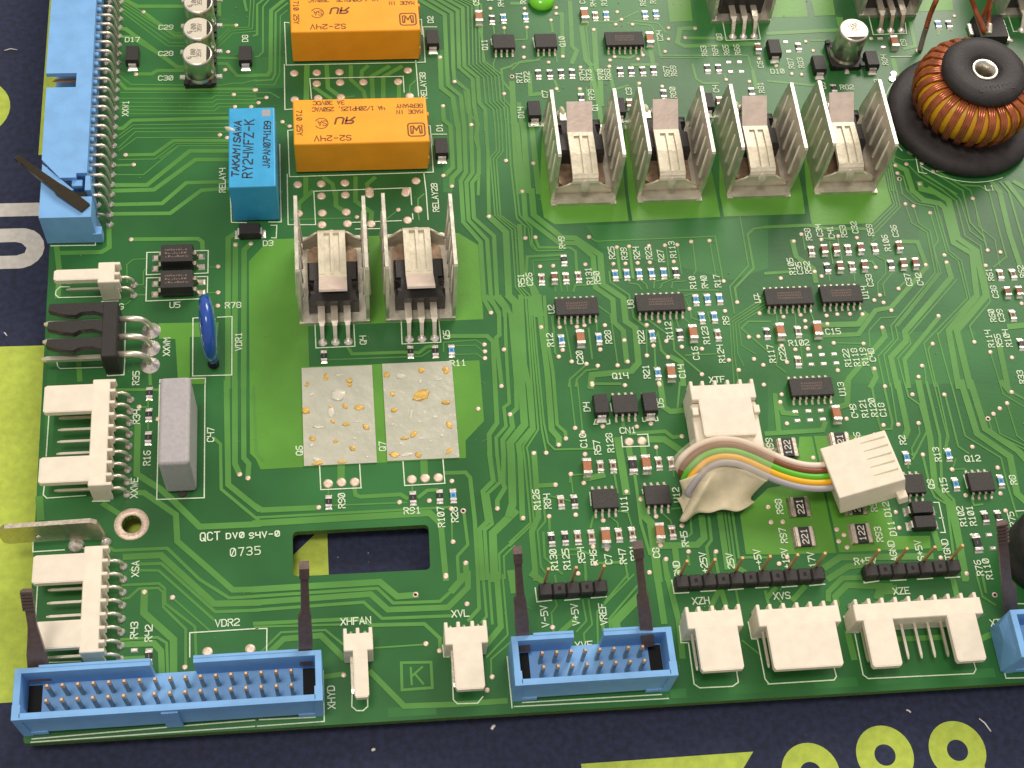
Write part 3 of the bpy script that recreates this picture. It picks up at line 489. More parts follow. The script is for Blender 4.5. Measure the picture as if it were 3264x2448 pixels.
for c,r,l in ((1,0,((330,635),(525,630),(722,625),(1312,610),(525,725),(727,715),(928,712),(1228,708),(335,862),(537,850),(735,842),(1328,833),(360,1597),(563,1590),(768,1583),(1382,1565),(980,1650),(1300,1648))),
    (1,1,((565,37),(772,28),(982,22),(1293,12),(367,187),(573,183),(780,175),(1400,153),(995,277),(570,285),(790,275),(1310,245))),
    (1,2,((623,862),(738,850),(853,848),(1347,825),(1461,815),(1575,810))), (2,2,((1012,500),(1122,492))), (0,3,((1793,658),(2162,632)))):
    for x,y in l: p = at(c,r,x,y); link('solder_pad', bigpad, board, (p.x,p.y,0), random.uniform(0,6))
pad2 = MB()
pad2.hexa([(-.65,-.42,0),(.65,-.42,0),(.65,.42,0),(-.65,.42,0)],[(-.5,-.25,.22),(.5,-.25,.22),(.5,.25,.22),(-.5,.25,.22)]); pad2 = pad2.mesh('solder_pad', M['solder'])
for c,r,l in ((2,0,((1872,540),(1887,622),(1965,538),(1982,620))),(3,0,((150,365),(177,447),(970,335),(995,410),(1080,660))),
    (3,1,((355,1412),(374,1490),(465,1407),(480,1485),(570,1402),(590,1480))),(3,2,((235,240),(253,317),(348,233),(362,312),(455,228),(473,306),(1910,1305),(1943,1422),(2100,1410))),(0,3,((1160,642),))):
    for x,y in l: p = at(c,r,x,y); link('solder_pad', pad2, board, (p.x,p.y,0))
mb = MB().lathe([(1.75,-1.6),(1.75,-.1),(1.85,.1),(2.4,.16),(3.1,.12),(3.2,0)], 16.8, 39.75, n=40, caps=False); mb.obj('mounting_hole_ring', 'via', board)
for x_,y_,r_ in ((184.2,120.3,1.0),(184.2,140.9,.8),(184.9,142.5,.7)):
    mb = MB(); mb.disc(x_,y_,r_,0,.3,16); mb.obj('solder_land', 'solder', board)

# ------------------------------------------------------------------ silkscreen
sk = MB(); ZS = 0.115
LN = '''10|250,195 262,560 1460,540 1452,400|;0|0
10:285,200 247,195 262,565 1462,540 1450,330
10:245,560 250,950 315,945
10:1380,525 1405,835
10:480,855 465,682 1272,662 1280,800
10:1435,300 1430,170 1410,172
10:1450,330 1440,235 1560,235
10:320,1125 275,1130 290,1530 1532,1490 1505,1090 1490,1088
10:1520,1250 1515,1162 1645,1162
10:270,1510 272,1659 11:278,285 11:515,285 11:500,0 10:497,1655 10:1335,1625 11:1345,112
11:1352,190 1356,235
10:1450,1495 1470,1659 11:1487,240
11:820,265 925,262
11:1030,258 1255,250
11:860,322 1110,318
10:205,1250 212,1659 11:218,262 11:110,262
11:130,290 180,290 175,400 135,398
01:1990,0 2000,265 2130,268
01:1385,522 1270,525 1265,718 1385,712
01:1672,510 1800,508 1797,702 1672,708
01:1385,742 1268,745 1262,945 1728,925
01:1670,735 1795,733 1792,870
01:1735,1088 1668,1092 1665,1592 2003,1583 2005,1078 1880,1085
01:1380,1659 1383,1625 1775,1612 1775,1659
02:1380,0 1355,1000 1765,985 1772,0
01:440,468 825,462 828,320
01:600,822 520,822 485,855 480,890 510,915 880,905
01:880,948 1020,945
01:490,1455 500,1510 520,1528 885,1517
01:1085,1130 1078,1440
01:930,1545 930,1590 1072,1582 1080,1440
02:425,250 400,625
02:385,865 375,960 405,988 740,965
02:800,1015 948,1012
02:285,1370 285,1452 555,1435
02:690,1430 760,1415
03:325,90 310,340
03:415,750 700,738
03:1640,700 1640,492 2230,455
13:0,458 95,455 92,690
13:580,820 590,1258 0,1300
03:280,1410 1420,1310 2230,1245
03:270,1438 2212,1300
13:0,1245 510,1222
13:832,930 828,1130 870,1165 925,1165 965,1130 965,1065
13:1612,600 1625,700 1670,700
13:1690,700 1705,1070 1740,1105 1915,1100 1960,1045
13:2170,700 2212,1140
23:20,1130 1350,1060
23:90,1095 1290,1025
23:1445,435 1460,578 1525,578
23:1525,585 1572,935 1620,968 1905,955 1955,920 1940,825
23:2040,400 2070,545 2120,545
23:2120,550 2185,890 2212,925
33:0,935 570,900 590,870 570,798
33:655,350 685,490 780,490
33:750,505 820,855 865,888 1775,845 1795,810 1775,742
33:1950,475 2055,885 2230,880
33:2212,242 2150,240
23:200,105 215,225 340,212
23:455,212 580,200
23:685,192 815,180
23:1380,38 1400,152 1525,145
23:1630,135 1755,128
23:1870,122 1995,112
23:2105,105 2212,98
33:120,98 250,88
33:360,85 490,72
33:820,0 830,62 955,45
33:1060,42 1190,35
33:1290,30 1420,22
33:1530,18 1655,10
11:510,1150 518,1350 855,1335 845,1150
11:1255,1130 1262,1315 1597,1300 1580,1115
12:550,712 560,915 908,900 895,695
12:1270,672 1285,880 1632,860 1615,655
20:1820,190 1850,352 2145,342 2120,200
30:870,145 908,302 1195,292 1185,200
30:2060,90 2120,275 2150,272
30:1060,492 1240,490
20:145,1070 148,1095 258,1090 258,1070
20:880,1050 890,1058 985,1050
20:1640,1000 1640,1018 1745,1015
22:720,310 708,350 740,348
22:842,312 845,345 820,348
22:1125,295 1132,325 1150,325
22:1255,290 1262,318 1240,322
22:945,455 955,545 1185,538 1172,435 1085,440
22:672,940 682,1050
22:850,170 860,235
22:1125,915 1130,950
32:1430,1025 1475,1025 1530,1285 1490,1285
32:1480,1160 1510,1158
32:1690,790 1720,900
32:2140,1100 2230,1095
20:180,330 195,410
10:2030,340 2040,390
30:1275,1360 1300,1490 1370,1502
30:1455,1480 1720,1492
00:0,1 1,2
21:2120,880 2140,950'''
for l in LN.split('\n'):
    if '|' in l or l.startswith('00:0,1'): continue
    sk.stroke(pts(l), .22, ZS)
import itertools
cxx, cyy, rr = 197.3, 128.6, 17.3
sk.stroke([(cxx+rr*cos(radians(a)), cyy+rr*sin(radians(a))) for a in range(176,212,4)], .2, ZS)
sk.stroke([(cxx+rr*cos(radians(a)), cyy+rr*sin(radians(a))) for a in range(226,292,4)], .2, ZS)
sk.stroke([(cxx+rr*cos(radians(a)), cyy+rr*sin(radians(a))) for a in range(118,160,4)], .2, ZS)
TX = '''00 0 1435,238 C29;00 0 1433,465 C28;00 0 1432,677 C30;00 0 1145,345 D17;00 90 2118,335 D8;00 90 1085,940 XXW1;00 90 1922,1560 RELAY4
10 90 1507,172 D2;10 90 1585,1105 D1;10 90 1445,740 RELAY3B;11 90 1547,50 RELAY2B;10 90 1902,20 C5;10 90 2020,-20 R3;10 90 2115,30 R4;10 90 1975,390 Q11
20 90 95,5 R5;20 90 605,5 C1;20 90 700,30 R4;20 90 795,25 R1;20 90 1130,25 R6;20 90 1215,5 R7;20 90 432,362 Q10;20 90 1275,312 C24;20 90 62,672 R71;20 90 128,668 R72;20 90 608,650 R74;20 90 665,650 R73;20 90 765,645 R70;20 90 825,645 R68;20 90 1335,618 R67;20 90 1395,615 R69;20 90 1658,442 R63;20 90 1755,440 R64;20 90 1850,435 R65;20 90 1945,432 R66;20 90 2145,560 C6;20 90 1790,322 Q8;20 90 75,975 D14;20 90 285,815 C7;20 90 1008,790 C3;20 90 1760,770 C4;20 90 685,820 R79;20 90 1390,800 R80;20 90 2150,760 R81;20 90 715,930 Q1
30 90 830,275 Q9;30 0 80,618 D10;30 90 195,550 R87;30 90 280,545 R83;30 90 1005,520 R84;30 90 1170,370 C9;30 90 470,740 D9;30 0 680,755 R82;30 90 945,730 D13;30 0 1915,1625 L1
21 90 430,438 R49;21 90 860,528 R25;21 90 968,535 R39;21 90 1075,530 R24;21 90 1180,530 R23;21 90 1285,555 R27;21 90 1385,500 R113;21 90 80,765 R51;21 90 150,755 C26;21 90 665,728 R131;21 90 732,742 R50;21 90 338,1015 U2;21 90 1025,970 U8;21 90 1560,785 R10;21 90 1660,780 R40;21 90 1772,772 R17;21 90 1848,1112 R9;21 90 328,1280 R12;21 90 830,1255 R28;21 90 585,1432 C20;21 90 1115,1255 R22;21 90 1355,1200 R112;21 90 1672,1240 R123;21 90 1585,1395 C16;21 90 1805,1400 R124;21 90 1160,1555 R21;21 90 1465,1552 C14;21 0 935,1590 Q14;21 0 1770,1622 XTF;21 90 2120,925 U7
31 90 345,368 R58;31 90 440,335 C34;31 90 540,350 C41;31 90 650,342 R53;31 90 745,308 C32;31 90 880,330 R59;31 90 1020,443 R106;31 90 1092,340 C36;31 90 200,645 R105;31 90 268,660 C35;31 90 340,655 R52;31 90 875,765 C33;31 90 1210,760 C37;31 90 1305,755 C42;31 90 835,870 U14;31 90 1915,715 R61;31 90 2190,690 R62;31 90 1955,865 C38;31 90 1935,1070 R60;31 90 2008,1068 C39;31 0 560,1207 C15;31 0 265,1305 R102;31 90 28,1400 R117;31 90 125,1400 C22;31 90 680,1435 R122;31 90 755,1430 R118;31 90 830,1425 R119;31 90 895,1410 C48;31 90 1912,1270 R114;31 90 1990,1285 R55;31 90 2065,1265 R104;31 90 2185,1600 R33
01 0 1512,978 U5;01 0 2015,980 R78;01 90 1440,1340 XXWM;01 90 2062,1295 VDR1;01 90 1175,1610 R35;01 0 1048,992 G;11 0 105,445 D3;11 90 925,1282 Q4;11 90 1645,1235 Q5;11 0 1745,1480 R11
02 90 1180,285 R34;02 90 1270,642 R16;02 90 1160,900 XXWE;02 90 1820,440 C47;02 90 1170,1600 XSA
12 90 375,578 Q6;12 90 1092,540 Q7;12 90 740,1010 R90;12 0 1350,1095 R91;12 90 1598,1150 R107;12 90 1715,1130 R26
22 90 645,200 D4;22 90 1280,165 D5;22 0 1000,402 CN1;22 90 615,490 C10;22 90 735,550 R57;22 90 845,510 R128;22 90 1475,720 R77;22 90 212,1000 R126;22 90 305,1015 R84;22 90 968,1035 U11;22 90 1420,960 U12;22 90 360,1520 R130;22 90 468,1515 R125;22 90 598,1480 R54;22 90 705,1500 R46;22 90 832,1515 C7;22 90 955,1490 R47;22 90 1050,1460 R31;22 90 1245,1460 C8;22 90 1490,1340 R45;22 90 1425,1600 GND;22 90 1655,1545 +25V;22 90 1885,1530 25V;22 90 2125,1520 -+5V
32 90 635,45 U13;32 90 740,235 C49;32 90 825,212 R121;32 90 905,205 R120;32 90 985,225 C18;32 90 1160,485 R2;32 90 1458,610 R13;32 0 1765,645 Q12;32 90 1520,875 R15;32 90 2115,830 R8;32 90 1405,865 Q9;32 90 95,1060 R98;32 90 130,1310 R97;32 90 955,1300 R93;32 90 905,1040 R95;32 90 1025,1085 D12;32 90 1070,1250 D11;32 90 1672,1145 R102;32 90 1755,1140 R101;32 90 2105,1170 R75;32 90 1075,1445 AGND;32 90 1305,1440 S+5V;32 90 1540,1430 TGND;32 0 840,1530 R+5V;32 90 1820,1590 R76;32 90 1895,1600 R110;32 90 375,1520 17V;32 90 150,1510 +12V;32 90 15,530 R99;32 90 775,480 R96
03 90 1160,470 R43;03 90 1285,495 R42;03 0 1965,405 VDR2
13 0 862,390 XHFAN;13 0 1765,325 XVL;13 90 650,1050 XHYD
23 90 280,350 V-5V;23 90 545,335 V+5V;23 90 785,330 VREF;23 0 1630,215 XZH;23 0 620,598 XVF
33 0 118,172 XVS;33 0 1150,130 XZE;33 0 1965,405 XT'''
for it in TX.replace('\n', ';').split(';'):
    k, a, p, s = it.split(' ', 3); x, y = map(float, p.split(',')); q = at(int(k[0]), int(k[1]), x, y)
    text(sk, s, q.x, q.y, ZS, float(a), 1.2 if float(a) else 1.25, .205, adv=5.4)
def T2(s, c, r, x, y, h, w=.26, cw=1.0, adv=6.4): q = at(c,r,x,y); text(sk, s, q.x, q.y, ZS, 1.5, h, w, cw=cw, adv=adv)
T2('QCT', 0,2,1815,1318,1.55,.24,cw=.85,adv=5.9); T2('DV0', 0,2,2032,1311,1.05,.24,cw=1.1,adv=6.3); T2('94V-0', 0,2,2285,1303,1.05,.24,cw=1.1,adv=6.1)
T2('0735', 0,2,2120,1448,1.55,.19,cw=.9,adv=6.4)
sk.obj('silkscreen_print', 'silk', board)['kind'] = 'stuff'

# fine dust and flux crumbs on the board
mb = MB(); rd = random.Random(23)
for k in range(420):
    x, y = rd.uniform(1,235), rd.uniform(.5,175); r = rd.choice((.06,.08,.1,.13)); a = rd.uniform(0,pi)
    if rd.random() < .2: mb.stroke([(x,y),(x+rd.uniform(.5,1.4)*cos(a),y+rd.uniform(.5,1.4)*sin(a))], .05, .14)
    else: mb.disc(x,y,r,.10,.10+r*.6,6)
mb.obj('board_dust', mat('dust', (0.24,0.26,0.17), 0.8), board)['kind'] = 'stuff'

# ================================================================== chips, resistors, capacitors
PROTO = {}
def wedge_term(w, h, y0, y1, tip):
    mb = MB(); mb.box(-w/2, y0, 0.02, w/2, y1, h)
    mb.hexa([(-w/2,y1,0),(w/2,y1,0),(w/2*1.1,tip,0),(-w/2*1.1,tip,0)][::1], [(-w/2,y1-.02,h*.92),(w/2,y1-.02,h*.92),(w/2*.8,y1+(tip-y1)*.35,h*.35),(-w/2*.8,y1+(tip-y1)*.35,h*.35)])
    return mb
def make_chip(kind):
    dims = {'Rk':(1.2,.42,2.0),'Rb':(1.2,.42,2.0),'Rt':(1.25,.42,2.0),'C1':(1.28,.95,2.05),'C2':(1.65,1.2,3.2),'RK':(1.6,.5,3.1)}[kind]
    w, h, L = dims; t = .42 if L < 2.5 else .6; yb = L/2 - t
    bodyM = {'Rk':'res_black','RK':'res_black','Rb':'res_blue','Rt':'res_tan','C1':'cap_brown_dark','C2':'cap_brown'}[kind]
    root = thing('chip_capacitor' if kind[0] == 'C' else 'chip_resistor', '', 'capacitor' if kind[0] == 'C' else 'resistor')
    mb = MB(); wb = w*(.90 if kind[0] == 'R' else .97); mb.bbox(-wb/2, -yb-.02, .05, wb/2, yb+.02, h-.02, .06, 1); mb.obj('body', bodyM, root)
    for s in (1, -1):
        tb = wedge_term(w, h + (.02 if kind[0] == 'C' else 0), yb, L/2, L/2 + .5)
        if s < 0: tb.xf(Matrix.Rotation(pi, 4, 'Z'))
        tb.obj('terminal', 'solder', root)
    if kind in ('Rb','Rt'):
        mb = MB(); mb.box(-.3,-.34,h-.03,.3,.34,h+.015); mb.obj('coating', 'res_blue_dark' if kind == 'Rb' else 'res_brown', root)
    if kind in ('Rk','RK'):
        mb = MB(); mb.box(-.08,-.3,h-.03,.06,.3,h+.004); mb.obj('coating', 'ink_grey', root)
    return root
PRE = {'Rk':'black chip resistor ','RK':'large black chip resistor ','Rb':'blue chip resistor ','Rt':'tan-rimmed dark chip resistor ','C1':'small dark brown chip capacitor ','C2':'tan-brown chip capacitor '}
GRP = {'Rk':'black chip resistors','RK':'black chip resistors','Rb':'blue chip resistors','Rt':'tan-rimmed chip resistors','C1':'small brown chip capacitors','C2':'larger brown chip capacitors'}
def chip(kind, c, r, x, y, lab, rz=0.0, zc=.4):
    p = at(c, r, x, y, zc); L = PRE[kind] + lab
    if kind not in PROTO: o = PROTO[kind] = make_chip(kind); o.location = (p.x, p.y, 0); o['label'] = L; o.rotation_euler = (0,0,rz)
    else: o = dup(PROTO[kind], (p.x, p.y, 0), rz, L)
    o['group'] = GRP[kind]; return o
CH = '''C2 10 1925,155 under the print C5 right of the upper orange relay
Rk 10 2040,160 right of the brown capacitor under print C5
Rb 10 2138,150 under the print R4 above the eight-pin chip Q11
Rb 20 120,140 under the print R5 left of the eight-pin chip Q10
C2 20 625,130 first of three parts above the chip by print C24
Rt 20 720,130 second of three parts above the chip by print C24
Rb 20 815,125 third of three parts above the chip by print C24
Rb 20 1150,120 under the print R6 at the top edge, left of a pair
Rb 20 1245,115 under the print R7 at the top edge, right of a pair
C2 20 1188,340 at the print C24, touching the end of a chip
Rk 20 228,632 right beside the prints R71 and R72, first in its row
Rk 20 328,632 second in the row that ends at print R74
Rk 20 425,628 third in the row that ends at print R74
Rk 20 520,625 last in the row, right before print R74
Rk 20 935,610 right beside the prints R70 and R68, first in its row
Rk 20 1032,608 second in the row that ends at print R67
Rk 20 1130,605 third in the row that ends at print R67
Rk 20 1225,600 last in the row, right before print R67
Rk 20 1690,585 under the print R63
Rk 20 1785,585 under the print R64
C1 20 2122,415 above the print C6
Rk 20 600,840 behind the leftmost clip heat sink, left of print R79
Rk 20 1312,805 behind the second clip heat sink from the left, left of print R80
Rk 20 2072,788 behind the third clip heat sink from the left, left of print R81
C1 20 1012,900 by print C3 against the second clip heat sink
C1 20 1788,880 by print C4 against the third clip heat sink
Rk 30 265,400 between two bare pads and the print R83
Rk 30 570,760 behind the rightmost clip heat sink, left of print R82
C2 30 1088,370 left of the print C9 below the top right power transistor
Rb 30 1472,205 behind the coil, left of its black neighbour
Rk 30 1565,205 behind the coil, right of its blue neighbour
Rk 11 587,1415 below the three legs of transistor Q4
Rk 11 1335,1375 below the left leg of transistor Q5
Rk 11 1550,1370 below the right leg of transistor Q5
Rb 11 1690,1365 above the print R11
Rk 21 450,580 under the print R49
Rt 21 257,745 first in the row above chip U2, by print C26
C1 21 365,740 second in the row above chip U2
Rt 21 467,735 third in the row above chip U2
Rt 21 575,725 last in the row above chip U2, left of print R131
Rb 21 893,710 under the print R25
Rb 21 993,705 under the print R39
Rb 21 1100,700 under the print R24
Rb 21 1208,697 under the print R23
Rb 21 1312,693 under the print R27
Rk 21 1417,690 under the print R113
Rb 21 1590,925 under the print R10
Rb 21 1690,920 under the print R40
Rb 21 1795,915 under the print R17
Rb 21 1643,1080 lower row right of chip U8, left one
Rb 21 1750,1075 left of the print R9
Rt 21 1780,1230 above the print R124
C2 21 1562,1220 above the print C16
Rk 21 1452,1225 between the print R112 and a brown capacitor
Rb 21 1212,1235 right of the print R22
Rb 21 428,1275 right of the print R12
C2 21 590,1265 above the print C20
Rb 21 752,1260 left of the print R28
Rb 21 1262,1560 right of the print R21
C2 21 1372,1560 left of the print C14
Rk 21 2205,1215 above the print R117
Rt 31 378,505 under the print R58
C1 31 485,500 under the print C34
C1 31 588,495 under the print C41
Rt 31 693,490 under the print R53
C1 31 798,485 under the print C32
Rt 31 925,480 under the print R59
C1 31 1130,470 under the print C36
Rk 31 515,650 right of the print R52, first in its row
C1 31 620,645 second in the row right of print R52
Rt 31 728,640 third in the row right of print R52
C1 31 832,635 above the print C33
Rk 31 1065,625 below the print R106
C1 31 1168,620 above the print C37
C1 31 1272,615 above the print C42
Rt 31 2010,710 right of the print R61
Rt 31 2120,705 left of the print R62
C1 31 2065,865 right of the print C38
C1 31 2165,860 second right of print C38 at the edge
Rt 31 2118,1060 right of the prints R60 and C39
C2 31 103,1205 above the print C22
Rt 31 262,1200 above the print R102
C2 31 425,1190 left of the print C15
Rt 31 262,1460 below the print R102 above chip U13
Rk 31 2190,1310 right of the print R104
Rk 02 1290,75 right of the print R35, top of the stack of three
Rk 02 1285,260 right of the print R34, middle of the stack of three
Rk 02 1280,460 above the print R16, bottom of the stack of three
Rk 03 1285,690 under the print R42, behind the blue header
Rk 12 628,1015 left of the print R90
Rk 12 1357,980 above the print R91
Rk 12 1588,965 above the print R107
Rb 12 1705,960 above the print R26
C2 22 648,720 under the print C10
Rt 22 765,710 under the print R57
Rt 22 875,705 under the print R128
RK 22 1045,695 under the left pad of CN1
C2 22 1157,690 under the right pad of CN1
Rt 22 1270,680 left one of the pair right below CN1
Rt 22 1378,680 right one of the pair, left of print R77
Rt 22 425,1015 right of the print R84
Rk 22 540,1010 between the print R84 and chip U11
Rk 22 343,1335 above the print R130
Rk 22 460,1325 above the print R125
Rt 22 570,1320 above the print R54
Rt 22 688,1315 above the print R46
C2 22 808,1320 above the print C7
Rt 22 925,1300 above the print R47
Rt 22 1040,1290 behind the tip of the brown ejector latch
C2 22 1275,1280 above the print C8
Rt 22 1388,1275 above the print R45
C2 32 587,260 left of the print C49 below chip U13
Rb 32 1200,630 under the print R2
Rb 32 1562,605 right of the print R13
Rb 32 1625,860 right of the print R15
Rb 32 2015,835 left of the print R8
Rk 32 1880,1150 right of the print R101, left one of a pair
Rk 32 1995,1145 left of the print R75
RK 32 1810,1370 above the print R76
Rk 32 2150,1330 at the right edge beside the ribbed latch tip'''
for l in CH.split('\n'):
    k, t, p, lab = l.split(' ', 3); x, y = map(float, p.split(','))
    chip(k, int(t[0]), int(t[1]), x, y, lab, radians(random.uniform(-1.5,1.5)))

# ---- big power resistors with printed value
def make_big(digits):
    root = thing('power_resistor', '', 'resistor')
    MB().bbox(-1.15,-1.95,.1,1.15,1.95,.75,.08,1).obj('body', 'res_black', root)
    for s in (1,-1):
        mb = MB(); a, b = sorted((s*1.05, s*1.75)); mb.bbox(a,-2.05,.08,b,2.05,.85,.08,1)
        mb.hexa([(min(s*1.7,s*2.35),-2.2,0),(max(s*1.7,s*2.35),-2.2,0),(max(s*1.7,s*2.35),2.2,0),(min(s*1.7,s*2.35),2.2,0)],
                [(min(s*1.7,s*1.9),-1.9,.6),(max(s*1.7,s*1.9),-1.9,.6),(max(s*1.7,s*1.9),1.9,.6),(min(s*1.7,s*1.9),1.9,.6)])
        mb.obj('terminal', 'tin', root)
    mb = MB(); text(mb, digits, 0, 0, .757, 90, 1.15, .17); mb.obj('digits', 'digit_white', root)
    return root
BP = {}
for dg,c,r,x,y,lab in (('122',3,2,168,550,'black 122 resistor with silver sides between the cable bend and the loose white plug'),
    ('121',3,2,625,500,'black resistor half hidden behind the top edge of the loose white plug'),
    ('221',3,2,275,1062,'black 221 resistor with silver sides right of the print R98'),
    ('221',3,2,315,1320,'black 221 resistor with silver sides right of the print R97'),
    ('221',3,2,758,1045,'black resistor half hidden under the lower edge of the loose white plug'),
    ('122',3,2,807,1292,'black 122 resistor with silver sides left of the print R93')):
    p = at(c,r,x,y,.5)
    if dg not in BP: o = BP[dg] = make_big(dg); o.location = (p.x,p.y,0); o['label'] = lab
    else: o = dup(BP[dg], (p.x,p.y,0), 0, lab)
    o['group'] = 'power resistors with printed values'

# ---- SO packages
pinS = MB().ribbonx([(1.85,.95),(2.30,.95),(2.42,.85),(2.50,.22),(2.62,.12),(3.05,.10)], -.21, .21, -.16)
pinS.hexa([(-.26,2.45,0),(.26,2.45,0),(.26,3.3,0),(-.26,3.3,0)],[(-.2,2.5,.12),(.2,2.5,.12),(.16,3.1,.14),(-.16,3.1,.14)])
pinS = pinS.mesh('pin', M['pin_tin'])
def make_so(n):
    k = n//2; L = (k-1)*1.27 + 1.15; root = thing('integrated_circuit', '', 'chip')
    mb = MB(); mb.hexa([(-L/2+.1,-1.9,.18),(L/2-.1,-1.9,.18),(L/2-.1,1.9,.18),(-L/2+.1,1.9,.18)],[(-L/2,-1.98,.9),(L/2,-1.98,.9),(L/2,1.98,.9),(-L/2,1.98,.9)])
    mb.bbox(-L/2,-1.98,.88,L/2,1.98,1.62,.10,2); mb.obj('body', 'chip_top', root)
    for i in range(k):
        x = (i-(k-1)/2)*1.27
        link('pin', pinS, root, (x,0,0)); link('pin', pinS, root, (x,0,0), pi)
    if n >= 14:
        mb = MB(); rnd = random.Random(n)
        for row in range(3):
            x = -L*.24
            while x < L*.24:
                y = .55-.62*row; w = rnd.uniform(.2,.32)
                for q_ in range(3):
                    if rnd.random() < .5: mb.box(x, y+.14*q_, 1.61, x+w, y+.14*q_+.07, 1.626)
                    else: xx = x+rnd.uniform(0,w-.07); mb.box(xx, y, 1.61, xx+.07, y+.36, 1.624+.003*q_)
                x += w + .12
        mb.obj('faint_marking', 'chip_mark', root)
    mb = MB(); mb.disc(-L/2+.6,-1.35,.22,1.60,1.625,12); mb.obj('pin_one_dot', 'black_plastic', root)
    return root
SP = {}
for n,c,r,x,y,lab in ((8,1,0,2146,487,'eight-pin black chip by the print Q11 right of the upper orange relay'),(8,2,0,300,480,'eight-pin black chip by the print Q10 at the top'),
    (14,2,0,978,462,'fourteen-pin chip with a brown capacitor by print C24 at its right end'),(14,2,1,567,1132,'fourteen-pin chip right of the print U2'),
    (16,2,1,1290,1097,'sixteen-pin chip right of the print U8'),(16,3,1,190,1042,'sixteen-pin chip by the print U7, left one of the close pair'),
    (14,3,1,642,1020,'fourteen-pin chip by the print U14, right one of the close pair'),(14,3,2,384,170,'fourteen-pin chip left of the print U13'),
    (8,2,2,984,320,'eight-pin chip between the black diodes D4 and D5'),(8,2,2,811,1146,'eight-pin chip left of the print U11'),
    (8,2,2,1266,1112,'eight-pin chip by the print U12, left of the tape skirt'),(8,3,2,1853,995,'eight-pin chip under the print Q12'),
    (8,3,2,1255,1015,'eight-pin chip by print Q9, partly behind the loose white plug')):
    p = at(c,r,x,y); loc = (p.x, p.y+3.1, 0)
    if n not in SP: o = SP[n] = make_so(n); o.location = loc; o['label'] = lab
    else: o = dup(SP[n], loc, 0, lab)
    o['group'] = 'black surface-mount chips'

# ---- optocouplers
def make_opto():
    root = thing('optocoupler', '', 'chip')
    mb = MB(); mb.hexa([(-3.1,-2.1,.3),(3.1,-2.1,.3),(3.1,2.1,.3),(-3.1,2.1,.3)],[(-3.25,-2.3,1.5),(3.25,-2.3,1.5),(3.25,2.3,1.5),(-3.25,2.3,1.5)])
    mb.hexa([(-3.25,-2.3,1.5),(3.25,-2.3,1.5),(3.25,2.3,1.5),(-3.25,2.3,1.5)],[(-3.1,-1.95,3.4),(3.1,-1.95,3.4),(3.1,2.1,3.4),(-3.1,2.1,3.4)]); mb.obj('body', 'black_epoxy', root)
    for sx in (1,-1):
        for y in (-1.27,1.27):
            mb = MB(); mb.ribbonx([(3.15,1.6),(3.7,1.6),(3.85,1.4),(4.0,.3),(4.2,.15),(5.0,.12)], -.45, .45, -.25)
            mb.hexa([(-.7,3.9,0),(.7,3.9,0),(.7,5.3,0),(-.7,5.3,0)],[(-.5,4.1,.2),(.5,4.1,.2),(.4,4.9,.25),(-.4,4.9,.25)])
            mb.xf(Matrix.Translation((0,y,0)) @ Matrix.Rotation(-pi/2*sx, 4, 'Z')); mb.obj('pin', 'tin', root)
    rnd = random.Random(3); mb = MB()
    for row in range(3):
        x = -2.3
        while x < 2.0:
            w = rnd.uniform(.15,.5); mb.box(x,.7-.8*row,3.39,x+w,.7-.8*row+.08+rnd.uniform(0,.35),3.412); x += w+rnd.uniform(.1,.25)
    mb.obj('faint_marking', 'chip_mark', root); return root
o = make_opto(); o.location = (24.3,97.2,0); o['label'] = 'upper black optocoupler in the white printed double box above U5'; o['group'] = 'optocouplers'
dup(o, (24.4,91.0,0), 0, 'lower black optocoupler in the white printed double box, just above the print U5')

# ---- two-terminal diodes (long axis y)
def make_diode():
    root = thing('diode', '', 'diode')
    mb = MB(); mb.hexa([(-1.35,-2.05,.12),(1.35,-2.05,.12),(1.35,2.05,.12),(-1.35,2.05,.12)],[(-1.45,-2.2,1.1),(1.45,-2.2,1.1),(1.45,2.2,1.1),(-1.45,2.2,1.1)])
    mb.hexa([(-1.45,-2.2,1.1),(1.45,-2.2,1.1),(1.45,2.2,1.1),(-1.45,2.2,1.1)],[(-1.33,-2.0,2.25),(1.33,-2.0,2.25),(1.33,2.0,2.25),(-1.33,2.0,2.25)])
    mb.obj('body', 'black_plastic', root)
    for s in (1,-1):
        mb = MB().ribbonx([(2.05,1.25),(2.45,1.2),(2.55,1.0),(2.5,.2),(2.4,.08)], -.82, .82, -.2)
        mb.hexa([(-1.0,2.2,0),(1.0,2.2,0),(1.05,3.15,0),(-1.05,3.15,0)],[(-.85,2.5,.45),(.85,2.5,.45),(.8,2.75,.2),(-.8,2.75,.2)])
        if s < 0: mb.xf(Matrix.Rotation(pi,4,'Z'))
        mb.obj('terminal', 'solder', root)
    return root
D0 = None
for c,r,x,y,rz,lab in ((0,0,1148,607,0,'black diode under the print D17 right of the long blue header'),(0,0,2125,607,0,'black diode under the print D8 right of the silver cans'),
    (1,0,1530,462,0,'black diode under the print D2 beside the upper orange relay'),(1,0,1608,1408,0,'black diode under the print D1 beside the lower orange relay'),
    (2,0,198,1082,0,'black diode by print D14 left of the leftmost clip heat sink'),(2,0,927,1055,0,'black diode between the first and second clip heat sinks'),
    (2,0,1692,1010,0,'black diode between the second and third clip heat sinks'),(3,0,60,542,0,'black diode above the print D10'),
    (3,0,447,682,0,'black diode left of the single silver can by the coil'),(3,0,902,642,0,'black diode right of the single silver can by the coil'),
    (2,2,775,328,0,'black diode right of the print D4'),(2,2,1197,312,0,'black diode left of the print D5')):
    p = at(c,r,x,y); loc = (p.x, p.y+3.0, 0)
    if D0 is None: D0 = make_diode(); o = D0; o.location = loc; o['label'] = lab
    else: o = dup(D0, loc, 0, lab)
    o['group'] = 'black block diodes'
